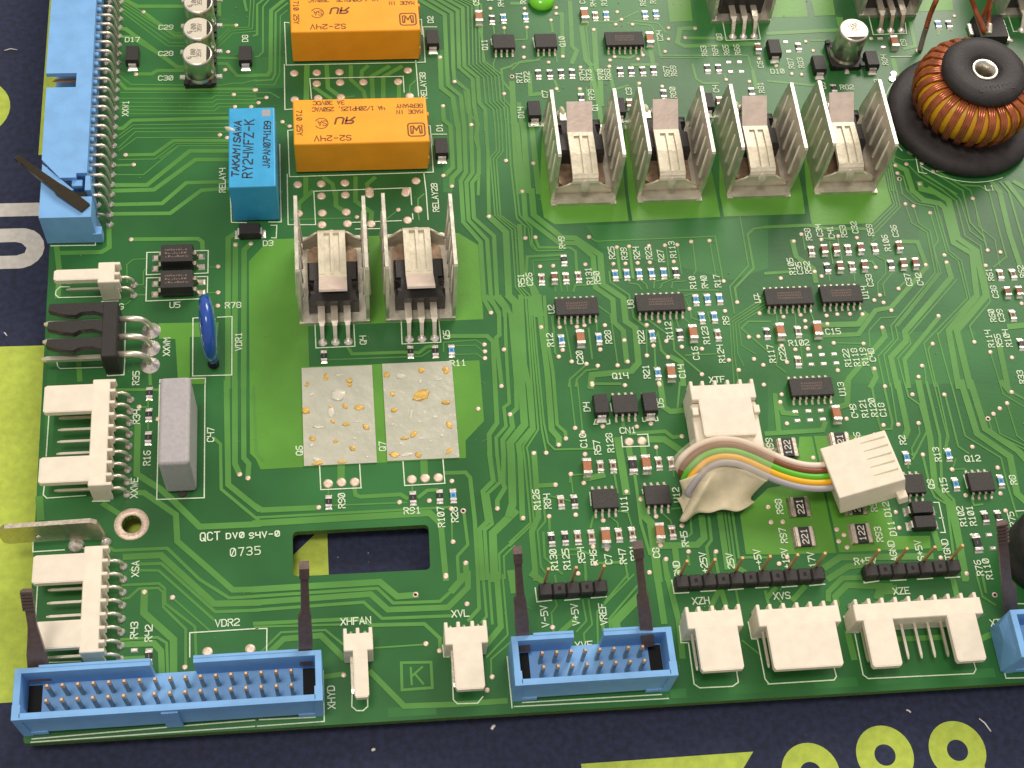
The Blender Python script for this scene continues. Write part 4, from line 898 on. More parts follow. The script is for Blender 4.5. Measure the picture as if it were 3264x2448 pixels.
for (x,y),lab in (((37.3,103.6),'black diode lying crosswise below the pale blue relay, above print D3'),):
    pass
p = at(1,1,-55,330,1.5); o = dup(D0, (p.x,p.y,0), pi/2, 'black diode lying crosswise below the bright blue relay, above print D3'); o['group'] = 'black block diodes'
p = at(3,2,1332,1066,2.0); o = dup(D0, (p.x,p.y,0), pi/2, 'black diode lying crosswise right of the print D12, under chip Q9'); o.scale = (.86,1,1); o['group'] = 'black block diodes'
p = at(3,2,1358,1190,2.0); o = dup(D0, (p.x,p.y,0), pi/2, 'black diode lying crosswise right of the print D11'); o.scale = (.86,1,1); o['group'] = 'black block diodes'

# ---- aluminium cans
def make_can(R, H, base, lab, rz_text):
    root = thing('electrolytic_capacitor', lab, 'capacitor', group='silver can capacitors')
    b = base/2; mb = MB(); mb.prism([(-b,-b),(b-1,-b),(b,-b+1),(b,b-1),(b-1,b),(-b,b)], .15, 1.3)
    for sx in (-1,1): 
        for sy in (-1,1): mb.box(sx*b*.9-.5, sy*b*.9-.5, 1.2, sx*b*.9+.5, sy*b*.9+.5, 1.9)
    mb.obj('base', 'black_plastic', root)
    mb = MB(); mb.lathe([(R-.1,1.0),(R+.12,1.4),(R+.12,1.75),(R-.22,2.05),(R-.22,2.35),(R,2.6),(R,H-.35),(R-.12,H-.1),(R-.35,H)], n=40); mb.obj('can', 'alu', root)
    mb = MB(); mb.disc(0,0,R-.3,H-.05,H+.02,40); mb.obj('top', 'alu_top', root)
    mb = MB(); a0, a1 = rz_text-48, rz_text+48
    mb.prism([((R-.34)*cos(radians(a0+(a1-a0)*i/14)), (R-.34)*sin(radians(a0+(a1-a0)*i/14))) for i in range(15)], H, H+.04); mb.obj('polarity_mark', 'ink_dark', root)
    mb = MB()
    return root, mb, H
def can_txt(root, mb, H, ang, rows, k=1.0):
    ca, sa = cos(radians(ang)), sin(radians(ang))
    for s, u, v, h in rows: text(mb, s, u*ca - v*sa, u*sa + v*ca, H+.05, ang, h, .16)
    mb.obj('printed_text', 'ink_grey', root)
c0, tm, H = make_can(3.22, 7.6, 6.6, '', 0)
can_txt(c0, tm, H, 90, [('6', -1.2, 1.75, .8), ('100', 0, .9, .95), ('35V', .1, -.35, .85)])
for s in (-1,1):
    mb = MB(); a, b = sorted((s*3.3, s*4.6)); mb.hexa([(a,-.55,0),(b,-.55,0),(b,.55,0),(a,.55,0)],[(a+.1,-.4,.3),(b-.1,-.4,.3),(b-.1,.4,.3),(a+.1,.4,.3)]); mb.obj('terminal', 'solder', c0)
c0.location = (28.3,145.8,0); c0['label'] = 'silver can capacitor by the print C30, front one of the column'
dup(c0, (28.3,153.0,0), 0, 'silver can capacitor by the print C28, second from the front of the column')
dup(c0, (28.3,160.6,0), 0, 'silver can capacitor by the print C29, third from the front of the column')
dup(c0, (28.3,168.2,0), 0, 'silver can capacitor at the top edge of the picture, cut off by it')
c1, tm, H = make_can(3.4, 9.5, 7.6, 'single silver can capacitor standing between two black diodes left of the copper coil', -90)
can_txt(c1, tm, H, 5, [('100', -.2, 1.3, .9), ('35V', .2, .1, .9)])
mb = MB(); mb.hexa([(-.55,-4.7,0),(.55,-4.7,0),(.55,-3.6,0),(-.55,-3.6,0)],[(-.4,-4.4,.4),(.4,-4.4,.4),(.4,-3.7,.5),(-.4,-3.7,.5)]); mb.obj('terminal', 'solder', c1)
p = at(3,0,690,560,1.6); c1.location = (p.x, p.y+3.4, 0)

# ---- relays
def make_relay():
    root = thing('relay', '', 'relay')
    MB().bbox(0,0,.35,28,11.9,9.9,.35,3).obj('case', 'relay_orange', root)
    mb = MB(); mb.bbox(27.9,2.5,.6,28.35,4.6,6.5,.1,1); mb.bbox(27.9,7.6,.6,28.4,8.6,9.0,.1,1); mb.bbox(27.9,1.2,.4,28.3,2.0,2.6,.1,1); mb.obj('end_tab', 'relay_orange', root)
    mb = MB(); mb.box(.5,.4,0,27.5,11.5,.4); mb.obj('base', 'black_plastic', root)
    for x in (2.0,7.1,12.2,22.4):
        for y in (2.1,9.8): MB().box(x,y,-.3,x+.6,y+.3,.36).obj('pin', 'tin', root)
    tx = MB(); Z = 9.912
    def t(s, x, y, ang, h, w=.16, cw=1.0, adv=5.6): text(tx, s, x, y, Z, ang, h, w, cw=cw, adv=adv)
    t('S2-24V', 8.05, 1.45, 180, 1.3, .25, 1.05, 5.8)
    t('3A 30VDC', 7.5, 10.8, 180, 1.0, .2, .95, 5.3); t('4A 1/20HP125, 250VAC', 11.6, 9.1, 180, 1.0, .2, .9, 5.1)
    t('MADE IN', 24.4, 7.9, 180, .95, .2, .95, 5.4); t('GERMANY', 24.4, 9.5, 180, .95, .2, .95, 5.4)
    t('710 25Y', 1.3, 5.7, -90, 1.05, .22, .95, 5.9)
    # mark: M in double rounded frame
    def rr(cx, cy, a, b, r):
        P = []
        for (sx,sy,a0) in ((1,1,0),(-1,1,90),(-1,-1,180),(1,-1,270)):
            for k in range(4): q = radians(a0+30*k); P.append((cx+sx*(a-r)+r*cos(q), cy+sy*(b-r)+r*sin(q)))
        return P
    tx.stroke(rr(25.5,3.15,1.75,1.7,.6), .30, Z, closed=True)
    for sx in (-1,1): tx.stroke([(25.5+sx*.75,2.2),(25.5+sx*1.15,2.2),(25.5+sx*1.15,4.1),(25.5+sx*.75,4.1)], .28, Z)
    tx.stroke([(24.75,2.5),(24.95,4.0),(25.5,3.0),(26.05,4.0),(26.25,2.5)], .36, Z)
    text(tx, 'rU', 10.9, 6.0, Z, 180, 1.6, .42, cw=1.45, adv=5.6, slant=.25)
    tx.stroke([(5.85+1.35*cos(radians(a)), 5.4+1.35*sin(radians(a))) for a in range(-150,151,15)], .2, Z)
    text(tx, 'SA', 6.0, 5.4, Z, 180, 1.25, .2, cw=.9, adv=5.2)
    tx.obj('printed_text', 'relay_ink', root)
    return root
rl = make_relay(); rl.location = (48.45,118.75,0); rl['label'] = 'lower of the two orange relays, fully visible, beside the bright blue relay'; rl['group'] = 'orange relays'
dup(rl, (48.4,149.2,0), radians(.2), 'upper of the two orange relays, cut by the top edge of the picture')
rb = thing('relay', 'bright blue upright relay with black lettering left of the lower orange relay', 'relay', (35.4,106.75,0))
MB().bbox(0,0,.3,9.4,20.3,12.0,.3,3).obj('case', 'relay_cyan', rb)
MB().box(.3,.3,0,9.1,20.0,.35).obj('base', 'black_plastic', rb)
mb = MB(); mb.box(6.8,17.9,12.0,8.5,19.6,12.02); mb.obj('grey_mark', 'wire_grey', rb)
mb = MB(); Z = 12.012
text(mb, 'TAKAMISAWA', 1.6, 9.7, Z, 87.5, 1.3, .33, cw=1.25, adv=5.35, slant=.15)
text(mb, 'RY24WFZ-K', 3.95, 9.7, Z, 88, 1.85, .31, cw=.93, adv=5.9)
text(mb, 'JAPAN0741B9', 7.7, 10.6, Z, 88, 1.3, .26, cw=.93, adv=5.5)
mb.obj('printed_text', 'navy_ink', rb)
mb = MB(); mb.blob(.3,14.8,11.8,1.3,.5,.5,rot=-.5,seed=4); mb.obj('glue_smear', 'glue_clear', rb)

# ---- heat sinks with clipped transistors.  local: clip foot at y=0, legs beyond y=21
def make_sink():
    root = thing('heat_sink', '', 'heat sink')
    mb = MB(); mb.box(-7.0,0,.02,-5.7,1.4,.5); mb.box(5.7,0,.02,7.0,1.4,.5)
    mb.box(-7,1.2,.02,7,21,.95); mb.box(-5.9,.1,.02,5.9,1.3,.9); mb.obj('base_plate', 'heatsink', root)
    for s in (-1,1):
        x0, x1 = sorted((s*6.3, s*7.0))
        mb = MB(); 
        a = [(1.3,.5),(20.8,.5),(20.8,5.0),(18.6,15.9),(18.2,16.3),(1.5,16.3),(1.0,15.9),(.7,9.0)]
        if s > 0: a = [(1.3,.5),(20.8,.5),(20.8,5.0),(18.6,15.9),(18.2,16.3),(.9,16.3),(.5,15.9),(.4,9.0)]
        mb.prismx(a, x0, x1); fin = mb.obj('fin', 'heatsink', root)
        for k in range(5):
            y = 3.4 + 3.35*k
            for xx in (x0-.04, x1+.04):
                mb = MB(); mb.tube([(xx,y,13.8),(xx,y,8),(xx,y,5.2),(xx,y,4.5),(xx,y,4.1)], [.12,.30,.46,.44,.15], 8); mb.obj('rib', 'rib_glint_steel', fin)
    # clip: foot flap, ribbed strip, pressing lip
    W = [6.0,6.0,5.9,5.5,4.4,3.3,2.85,2.75]
    mb = MB(); mb.ribbonx([(2.8,.8),(2.6,1.6),(2.4,2.5),(2.25,3.2),(2.1,3.9),(1.95,4.7),(1.95,5.4),(2.3,6.0)], [-w for w in W], W, -.5)
    flap = mb.obj('clip_foot', 'clip_steel', root)
    mb = MB(); mb.blob(0,0,0,1.0,1.5,.38,n=16,jit=0); mb.xf(Matrix.Translation((0,1.8,4.7)) @ Matrix.Rotation(radians(70),4,'X')); mb.obj('embossed_bump', 'clip_steel', flap)
    mb = MB(); mb.ribbonx([(2.1,5.85),(2.9,6.4),(8.5,7.0),(13.8,6.85),(14.1,6.85)], -2.75, 2.75, -.5)
    for x0,x1 in ((-2.75,-1.55),(-.3,.3),(1.55,2.75)): mb.ribbonx([(3.2,6.86),(8.5,7.40),(13.6,7.25)], x0, x1, -.45)
    mb.ribbonx([(2.5,6.35),(3.5,6.9)], -2.75, 2.75, -.45)
    mb.ribbonx([(13.1,7.27),(14.2,7.1)], -2.75, 2.75, -.35)
    mb.obj('clip_strip', 'clip_steel', root)
    mb = MB(); mb.ribbonx([(13.8,6.95),(14.3,7.1),(19.5,10.8)], -2.75, 2.75, -.45); mb.obj('clip_lip', 'clip_lip_steel', root)
    for s in (-1,1):
        mb = MB(); mb.tube([(s*6.1,2.6,2.4),(s*5.4,2.4,2.9),(s*4.3,2.2,3.9),(s*3.0,2.2,5.2)], .26, 6); mb.obj('clip_wing', 'clip_steel', root)
    return root
def make_transistor():
    root = thing('power_transistor', '', 'transistor')
    mb = MB(); mb.prism([(-5,4.6),(-3.6,3.5),(3.6,3.5),(5,4.6),(5,11),(-5,11)], .98, 2.2); mb.obj('metal_tab', 'tab_brown_reflection', root)
    mb = MB(); b = [(-5,9.6),(5,9.6),(5,14.6)] + [(5-1.1*sin(radians(a)), 15.7-1.1*cos(radians(a))) for a in range(20,161,20)] + [(5,16.8),(5,18.8),(-5,18.8),(-5,16.8)] + [(-5+1.1*sin(radians(a)), 15.7+1.1*cos(radians(a))) for a in range(20,161,20)] + [(-5,14.6)]
    mb.prism(b, .98, 5.5)
    mb.hexa([(-4.9,9.7,5.5),(4.9,9.7,5.5),(4.9,14.3,5.5),(-4.9,14.3,5.5)],[(-4.6,10.2,6.25),(4.6,10.2,6.25),(4.6,14.3,6.25),(-4.6,14.3,6.25)])
    mb.hexa([(-3.7,14.2,5.5),(3.7,14.2,5.5),(3.7,17.0,5.5),(-3.7,17.0,5.5)],[(-3.7,14.2,6.25),(3.7,14.2,6.25),(3.7,17.0,6.25),(-3.7,17.0,6.25)])
    mb.hexa([(-4.9,16.9,5.5),(4.9,16.9,5.5),(4.9,18.75,5.5),(-4.9,18.75,5.5)],[(-4.6,16.9,6.25),(4.6,16.9,6.25),(4.3,17.6,6.25),(-4.3,17.6,6.25)])
    mb.obj('body', 'black_epoxy', root)
    leg = MB(); leg.ribbonx([(18.5,3.7),(22.2,3.8),(22.6,3.5)], -.68, .68, -.5); leg.ribbonx([(22.4,3.65),(23.2,3.2),(24.2,1.7),(25.0,.2)], [-.6,-.42,-.38,-.38],[.6,.42,.38,.38], -.45)
    lm = leg.mesh('leg', M['pin_tin'])
    for x in (-2.54,0,2.54): link('leg', lm, root, (x,0,0))
    jm = MB().lathe([(1.0,0),(.85,.25),(.45,.6),(0,.8)], n=14).mesh('solder_joint', M['solder'])
    for x in (-2.54,0,2.54): link('solder_joint', jm, root, (x,25.1,0))
    return root
hs = make_sink(); tr = make_transistor()
SL = [(108.95,108.2,0,'leftmost of the four clip heat sinks in the row right of D14'),(127.65,108.35,0,'second from the left of the four clip heat sinks in the row'),
      (147.3,108.7,0,'third from the left of the four clip heat sinks in the row'),(166.8,109.1,0,'rightmost of the four clip heat sinks, next to the big copper coil'),
      (55.4,102.0,pi,'clip heat sink above the print Q4, left one of the pair under the orange relay'),(72.6,102.0,pi,'clip heat sink beside the print Q5, right one of the pair under the orange relay'),
      (151.6,179.6,pi,'clip heat sink cut by the top edge above the print Q8'),(187.1,180.6,pi,'clip heat sink cut by the top edge above the single silver can'),
      (221.5,180.0,pi,'clip heat sink at the top right corner of the picture')]
for i,(x,y,a,lab) in enumerate(SL):
    tl = {0:'in the leftmost of the four clip heat sinks',1:'in the second of the four clip heat sinks',2:'in the third of the four clip heat sinks',3:'in the clip heat sink next to the coil',
          4:'by the print Q4 with three bright legs',5:'by the print Q5 with three bright legs',6:'by the print Q8 at the top edge with three legs',7:'by the print Q9 at the top edge with three legs',8:'at the top right corner'}[i]
    if i == 0: hs.location = (x,y,0); tr.location = (x,y,0); o, q = hs, tr
    else: o = dup(hs, (x,y,0), a); q = dup(tr, (x,y,0), a)
    if i == 0: 
        # fins' ribs are sub-parts, keep them cached now
        pass
    o['label'] = lab; q['label'] = 'black power transistor clipped ' + tl
    o['group'] = 'clip heat sinks'; q['group'] = 'clipped power transistors'
# white glue tabs by the fins
for c,r,x,y,z,rx,ry,lab in ((2,0,437,950,4,.7,1.7,'white glue drop inside the leftmost clip heat sink'),(2,0,1160,930,4,.9,1.8,'white glue drop inside the second clip heat sink'),
      (2,0,1935,895,4,.9,1.5,'white glue drop inside the third clip heat sink'),(3,0,465,865,4,.9,1.8,'white glue drop inside the rightmost clip heat sink'),
      (2,0,988,1090,1.0,.35,.6,'tiny bright glue bead right of the diode between the first two heat sinks'),(2,0,1757,1060,1.0,.4,.6,'tiny bright glue bead left of the third clip heat sink'),
      (3,0,265,1035,1.0,.4,.6,'tiny bright glue bead left of the rightmost clip heat sink')):
    p = at(c,r,x,y,z); mb = MB(); mb.blob(0,0,0,rx,ry,z*.55 if z > 2 else .7, rot=.15, seed=int(x)); mb.xf(Matrix.Translation((p.x,p.y,z*.55 if z > 2 else .3)))
    if z > 2: mb.tube([(p.x,p.y,0),(p.x,p.y,z*.6)], .6, 8)
    tag(mb.obj('glue_drop', 'glue_white'), lab, 'glue', 'pale glue drops by the heat sinks')

# ================================================================== pin headers with housings
def jst(n, W, plates, px0, label, loc, rz=0, chamfer=.5, pitch=2.5, name='wire_header', backbend=2.3, cat='connector', hz=6.6, shown=None):
    """right angle header: mating side towards -y, block y 0..3.3, plates = [(x0,x1,front_y)]"""
    root = thing(name, label, cat, loc, rz, 'white wire headers')
    mb = MB(); mb.bbox(0,0,.1,W,3.0,4.6,.12,1); mb.bbox(0,0,4.4,W,3.2,hz,.15,1)
    for k in range(n+1):
        x = px0 + (k-.5)*pitch
        x = max(.35, min(W-.35, x)); mb.bbox(x-.32,3.0,4.4,x+.32,4.2,hz-.05,.1,1)
    for k in range(n+1):
        x = max(.35, min(W-.35, px0 + (k-.5)*pitch)); mb.box(x-.3,2.9,.1,x+.3,3.6,4.5)
    mb.obj('housing', 'white_nylon', root)
    for x0,x1,fy in plates:
        mb = MB(); mb.prism([(x0,.1),(x0,fy+chamfer),(x0+chamfer*.6,fy),(x1-chamfer*.6,fy),(x1,fy+chamfer),(x1,.1)], hz-1.25, hz-.02)
        mb.bbox(x0+.15,fy+.15,hz-.3,x1-.15,.4,hz+.03,.05,1)
        mb.prism([(x0+.2,fy+2.2),(x0+.8,fy+1.6),(x1-.8,fy+1.6),(x1-.2,fy+2.2),(x1-.2,fy+3.2),(x0+.2,fy+3.2)], hz-1.7, hz-1.2)
        mb.obj('lock_plate', 'white_nylon', root)
    pm = MB().tube([(0,.1,3.1),(0,-5.9,3.1),(0,-6.6,3.1)], [.34,.34,.18], 4, smooth=False).mesh('pin', M['pin_tin'])
    b = backbend; pth = [(0,3.0,3.1),(0,3.5+b*.45,3.1),(0,3.4+b*.75,2.7),(0,3.2+b,1.9),(0,3.2+b,.1)]
    tm = MB().tube(pth, .34, 6).mesh('solder_tail', M['pin_tin'])
    jm = MB().lathe([(.85,0),(.7,.3),(.4,.8),(0,1.0)], n=10).mesh('solder_joint', M['solder'])
    for k in range(n):
        x = px0 + k*pitch; link('pin', pm, root, (x,0,0)); link('solder_tail', tm, root, (x,0,0)); link('solder_joint', jm, root, (x,3.2+b,0))
    return root
jst(2,5.15,[(1.6,4.1,-8.4)],1.3,'narrow white two-pin header under the print XHFAN',(54.8,10.6,0),backbend=1.6)
jst(3,7.6,[(1.3,6.4,-8.2)],1.3,'white three-pin header under the print XVL',(72.5,10.6,0),backbend=1.6)
jst(4,10.2,[(1.3,9.0,-7.9)],1.3,'white four-pin header with one broad plate under the print XZH',(115.9,10.75,0),backbend=1.6)
jst(6,15.2,[(1.35,14.0,-8.1)],1.35,'widest unbroken white plate header under the print XVS',(128.9,10.4,0),backbend=1.6)
jst(9,24.0,[(1.35,6.8,-8.7),(17.0,22.4,-8.7)],1.9,'white header with two tongues and bare pins between them under print XZE',(146.8,10.3,0),backbend=1.8)
# left edge headers (mating side to -x): rotate -90deg => local +y -> +x, local x -> -y
jst(9,22.2,[(1.0,6.7,-8.8),(16.0,21.2,-8.8)],1.2,'white nine-pin header at the left board edge by the print XXWE',(9.75,67.0,0),-pi/2,backbend=2.8)
jst(8,19.8,[(1.3,6.6,-8.7),(13.7,18.7,-7.6)],1.6,'white header at the left board edge by print XSA, behind the folded latch',(9.75,33.0,0),-pi/2,backbend=2.7)
jst(2,4.8,[(1.5,4.0,-8.4)],1.45,'small white two-pin header left of the optocouplers above the black three-pin header',(9.6,93.5,0),-pi/2,backbend=2.8)

# XTF header with its mated plug
x = jst(5,12.8,[(1.3,11.6,-8.0)],1.4,'white header under the print XTF with a cable plug pushed into it',(123.3,56.3,0),0,backbend=1.7,hz=7.6)
pl = thing('cable_plug', 'white plug pushed under the plate of the XTF header, cable leaving it under cream tape', 'plug', (123.2,45.0,0), 0, 'white cable plugs')
mb = MB(); mb.bbox(0,0,.7,13.0,11.1,6.2,.2,1); mb.bbox(.2,9.6,.7,12.8,11.15,6.3,.1,1); mb.obj('housing', 'white_nylon', pl)
for xa in (-.1,12.0): MB().bbox(xa,8.2,6.0,xa+1.2,9.9,7.3,.12,1).obj('latch_clip', 'white_nylon', pl)
# loose plug
lp = thing('cable_plug', 'loose white five-way plug lying tilted at the free end of the coloured cable', 'plug', group='white cable plugs')
mb = MB(); mb.bbox(-6.4,-5.7,-3.1,6.4,5.7,3.1,.22,2); mb.bbox(4.5,-7.3,-3.05,6.35,-5.5,-.9,.15,1); mb.obj('housing', 'white_nylon', lp)
for k in range(5):
    mb = MB(); y = 4.3 - 1.85*k; mb.hexa([(1.2,y-.16,3.05),(5.9,y-.22,3.05),(5.9,y+.22,3.05),(1.2,y+.16,3.05)],[(1.2,y-.05,3.18),(5.9,y-.1,3.34),(5.9,y+.1,3.34),(1.2,y+.05,3.18)]); mb.obj('rib', 'groove_shade_nylon', lp)
lp.location = (154.2,39.9,6.4); lp.rotation_euler = (radians(-8), radians(-15), radians(8))
# ribbon of five wires
names = ['wire_white','wire_brown','wire_green','wire_yellow','wire_grey']
cen = [(130.0,45.0,3.2),(126.5,43.0,2.2),(122.5,41.0,2.4),(120.0,40.6,4.2),(120.6,42.0,6.4),(123.2,43.9,7.7),(126.3,44.8,8.2),(129.6,44.6,8.2),(132.6,43.6,7.8),(135.6,42.2,7.2),(138.6,40.9,6.6),(142.0,39.9,6.1),(145.4,39.5,5.8),(149.0,39.8,5.6)]
def catmull(P, k=6):
    P = [Vector(p) for p in P]; out = []
    for i in range(len(P)-1):
        p0 = P[max(0,i-1)]; p1 = P[i]; p2 = P[i+1]; p3 = P[min(len(P)-1,i+2)]
        for j in range(k):
            t = j/k; out.append(.5*((2*p1)+(p2-p0)*t+(2*p0-5*p1+4*p2-p3)*t*t+(3*p1-p0-3*p2+p3)*t**3))
    out.append(P[-1]); return out
cc = catmull(cen, 6)
cable = thing('ribbon_cable', 'five-colour ribbon cable curving from the XTF plug to the loose white plug', 'cable')
for k,nm in enumerate(names):
    off = (2-k)*1.22; P = []
    for i,p in enumerate(cc):
        a = cc[max(0,i-1)]; b = cc[min(len(cc)-1,i+1)]; d = b-a; u = i/len(cc)
        nrm = Vector((-d.y, d.x, 0)); nrm = nrm.normalized() if nrm.length > 1e-4 else Vector((0,1,0))
        if u < .34:   # under the tape: ribbon stands across y
            s = max(0, (u-.24)/.10); nrm = (Vector((-.15,1,-.1))*(1-s) + nrm*s).normalized() if u > .24 else Vector((-.15,1,-.1)).normalized()
        P.append(p + nrm*off)
    mb = MB().tube(P, .64, 10); o = mb.obj('wire', nm, cable); o['label'] = nm.split('_')[1] + ' wire of the ribbon'
# tape: sheet over the bend + hanging skirt
tp = thing('tape_wrap', 'cream translucent tape wrapped round the cable, flaring into a crumpled skirt', 'tape')
arc = [p for i,p in enumerate(cc) if 22 <= i <= 56]
mb = MB(); vs = []; n = len(arc); rows = 9
for i,p in enumerate(arc):
    a = arc[max(0,i-1)]; b = arc[min(n-1,i+1)]; d = b-a; nr = Vector((-d.y,d.x,0)).normalized(); u = i/(n-1)
    for j in range(rows):
        t = j/(rows-1); off = 3.6 - 7.6*t
        vs.append(p + nr*off + Vector((0,0,.78 + .08*sin(i*.7+j))))
mb.add(vs, [(i*rows+j,i*rows+j+1,(i+1)*rows+j+1,(i+1)*rows+j) for i in range(n-1) for j in range(rows-1)], True); mb.obj('tape_cover', 'tape_clear', tp)
top = catmull([(118.6,39.8,6.6),(120.6,40.2,7.2),(123.5,41.2,7.6),(126.6,41.6,7.9),(130.0,41.1,7.8),(133.2,40.2,7.4),(135.6,39.1,7.0)], 8)
bot = catmull([(118.4,38.0,2.2),(119.4,35.2,1.8),(118.6,33.9,2.0),(121.5,34.3,2.4),(125.0,34.6,2.9),(129.0,35.0,3.0),(133.4,36.4,2.9)], 8)
mb = MB(); vs = []; n = len(top); rows = 14
for i in range(n):
    for j in range(rows):
        t = j/(rows-1); p = top[i].lerp(bot[i], t); u = i/(n-1)
        pinch = sin(pi*t)
        p.x += pinch*(2.4*(0.45-u)) ; p.z += -2.4*pinch*abs(u-.45)*1.6 + .9*sin(u*17)*t*(1-t)*2.2 + 1.0*math.exp(-((u-.42)/.14)**2)*pinch + .5*math.exp(-((u-.12)/.06)**2)*t
        p.y += .5*sin(u*11+1)*t*t*.8 + 0.3*sin(u*27)*t - .9*math.exp(-((u-.06)/.05)**2)*pinch
        vs.append(p)
mb.add(vs, [(i*rows+j,i*rows+j+1,(i+1)*rows+j+1,(i+1)*rows+j) for i in range(n-1) for j in range(rows-1)], True); o = mb.obj('tape_skirt', 'tape', tp)
mm = o.modifiers.new('thick', 'SOLIDIFY'); mm.thickness = .12

# ================================================================== blue boxed headers (vertical)
def box_header(nc, W, x0pin, label, loc, notch, D=9.0, Hh=9.4, keys=True, latches=(True,True)):
    root = thing('boxed_header', label, 'connector', loc, 0, 'blue boxed headers')
    t = 1.0; mb = MB(); B = mb
    # front wall with raised centre rib + lower relief, back wall with slot, end walls
    B.bbox(1.0,.25,1.3,W-1.0,1.15,Hh,.08,1)                       # front wall
    B.hexa([(0,0,.05),(1.6,0,.05),(1.6,2.6,.05),(0,2.6,.05)],[(-.15,0,Hh),(1.2,0,Hh),(1.2,2.6,Hh),(-.15,2.6,Hh)])
    B.hexa([(W-1.6,0,.05),(W,0,.05),(W,2.6,.05),(W-1.6,2.6,.05)],[(W-1.2,0,Hh),(W+.15,0,Hh),(W+.15,2.6,Hh),(W-1.2,2.6,Hh)])
    B.bbox(-.12,2.4,.4,1.0,D-.1,Hh-.02,.06,1); B.bbox(W-1.0,2.4,.4,W+.12,D-.1,Hh-.02,.06,1)
    B.box(-.1,0.02,Hh-1.3,W+.1,.9,Hh-.015); B.box(0.3,.02,.3,4.3,.7,1.6); B.box(W-4.3,.02,.3,W-.3,.7,1.6)
    B.box(1.0,.3,.9,W-1.0,D-.4,3.1)                                # floor
    n0, n1 = notch
    B.box(.9,D-1.0,.4,n0,D-.12,Hh-.05); B.box(n1,D-1.0,.4,W-.9,D-.12,Hh-.05)
    B.box(3.8,D-.2,Hh-2.5,n0-.02,D+.25,Hh+.04); B.box(n1+.02,D-.2,Hh-2.5,W-3.8,D+.25,Hh+.04)
    if keys: c = W/2+1.2; B.box(c-2.6,-.25,.2,c+.2,.4,Hh-1.0)
    mb.obj('housing', 'blue_plastic', root)
    MB().box(1.05,1.3,3.08,3.35,D-1.2,3.16).obj('latch_pocket', 'hole_black', root); MB().box(W-3.35,1.3,3.08,W-1.05,D-1.2,3.16).obj('latch_pocket', 'hole_black', root)
    pm = MB().tube([(0,0,2.9),(0,0,8.0),(0,0,8.5)], [.40,.40,.2], 4, smooth=False).mesh('pin', M['pin_grey'])
    gm = MB().tube([(0,0,7.7),(0,0,8.25),(0,0,8.7)], [.47,.47,.28], 4, smooth=False).mesh('gold_tip', M['gold'])
    for k in range(nc):
        for y in (3.3,5.84):
            p = link('pin', pm, root, (x0pin+2.54*k, y, 0)); link('gold_tip', gm, p)
    return root
box_header(17,50.9,5.15,'long blue 34-pin boxed header in the front left corner by print XHYD',(0,1.3,0),(22.2,29.4))
box_header(8,28.2,5.15,'short blue 16-pin boxed header with two brown latches in the front middle',(84.0,1.6,0),(10.9,16.2),keys=False)
rh = box_header(5,26,5.15,'blue boxed header cut off by the right edge of the picture',(174.6,.8,0),(10,16),keys=False)
rh2 = MB(); rh2.hexa([(-.6,.4,.3),(.2,.2,.3),(.2,8.9,.3),(-.6,8.6,.3)],[(-.7,4.8,5.0),(.2,0.1,9.3),(.2,8.9,9.3),(-.9,7.6,5.2)]); rh2.obj('side_wall', 'blue_plastic', rh)

# ---- latches
def latch(base, tip, prof, label, m='latch_brown', thick=.9, ribs=True, face=(0,-1,0), hook=True):
    """prof: list of (t, left, right) widths along base->tip"""
    b, t = Vector(base), Vector(tip); d = t-b; L = d.length; d.normalize()
    f = Vector(face); s = d.cross(f).normalized(); f = s.cross(d).normalized()   # s = side, f = facing
    root = thing('ejector_latch', label, 'latch', tuple(b), 0, 'ejector latches')
    mb = MB(); vs = []; n = len(prof)
    for (u,l,r) in prof:
        c = d*(u*L); vs += [c - s*l + f*thick/2, c + s*r + f*thick/2, c + s*r - f*thick/2, c - s*l - f*thick/2]
    fs = [(0,1,2,3),(4*n-1,4*n-2,4*n-3,4*n-4)] + [(4*i+k,4*i+4+k,4*i+4+(k+1)%4,4*i+(k+1)%4) for i in range(n-1) for k in range(4)]
    mb.add(vs, fs); bm = bmesh.new(); me = mb.mesh('arm', M[m]); bm.from_mesh(me); bmesh.ops.recalc_face_normals(bm, faces=bm.faces); bmesh.ops.bevel(bm, geom=bm.edges[:], offset=.1, segments=1, affect='EDGES'); bm.to_mesh(me); bm.free()
    link('arm', me, root)
    if hook:
        mb = MB(); w = max(prof[-1][1], prof[-1][2]) + .12; c0 = d*(L*.955); hh = L*.045
        vs = []
        for dz in (-hh, hh*1.1):
            c = c0 + d*dz; vs += [c - s*w + f*1.1, c + s*w + f*1.1, c + s*w - f*.7, c - s*w - f*.7]
        mb.add(vs, [(0,1,2,3),(7,6,5,4)]+[(k,4+k,4+(k+1)%4,(k+1)%4) for k in range(4)]); me = mb.mesh('head', M[m])
        bm = bmesh.new(); bm.from_mesh(me); bmesh.ops.recalc_face_normals(bm, faces=bm.faces); bm.to_mesh(me); bm.free(); link('head', me, root)
    if ribs:
        for k in range(6):
            c = d*(L*(.99-.035*k)); mb = MB(); w = .95
            vs = [c - s*w + f*.35, c + s*w + f*.35, c + s*w + f*1.0, c - s*w + f*1.0]; vs += [v + d*.5 for v in vs]
            mb.add(vs, [(0,1,2,3),(7,6,5,4)]+[(q,4+q,4+(q+1)%4,(q+1)%4) for q in range(4)]); me = mb.mesh('grip_rib', M[m])
            bm = bmesh.new(); bm.from_mesh(me); bmesh.ops.recalc_face_normals(bm, faces=bm.faces); bm.to_mesh(me); bm.free(); link('grip_rib', me, root)
    return root
def A3(c,r,x,y,z): p = at(c,r,x,y,z); return (p.x,p.y,p.z)
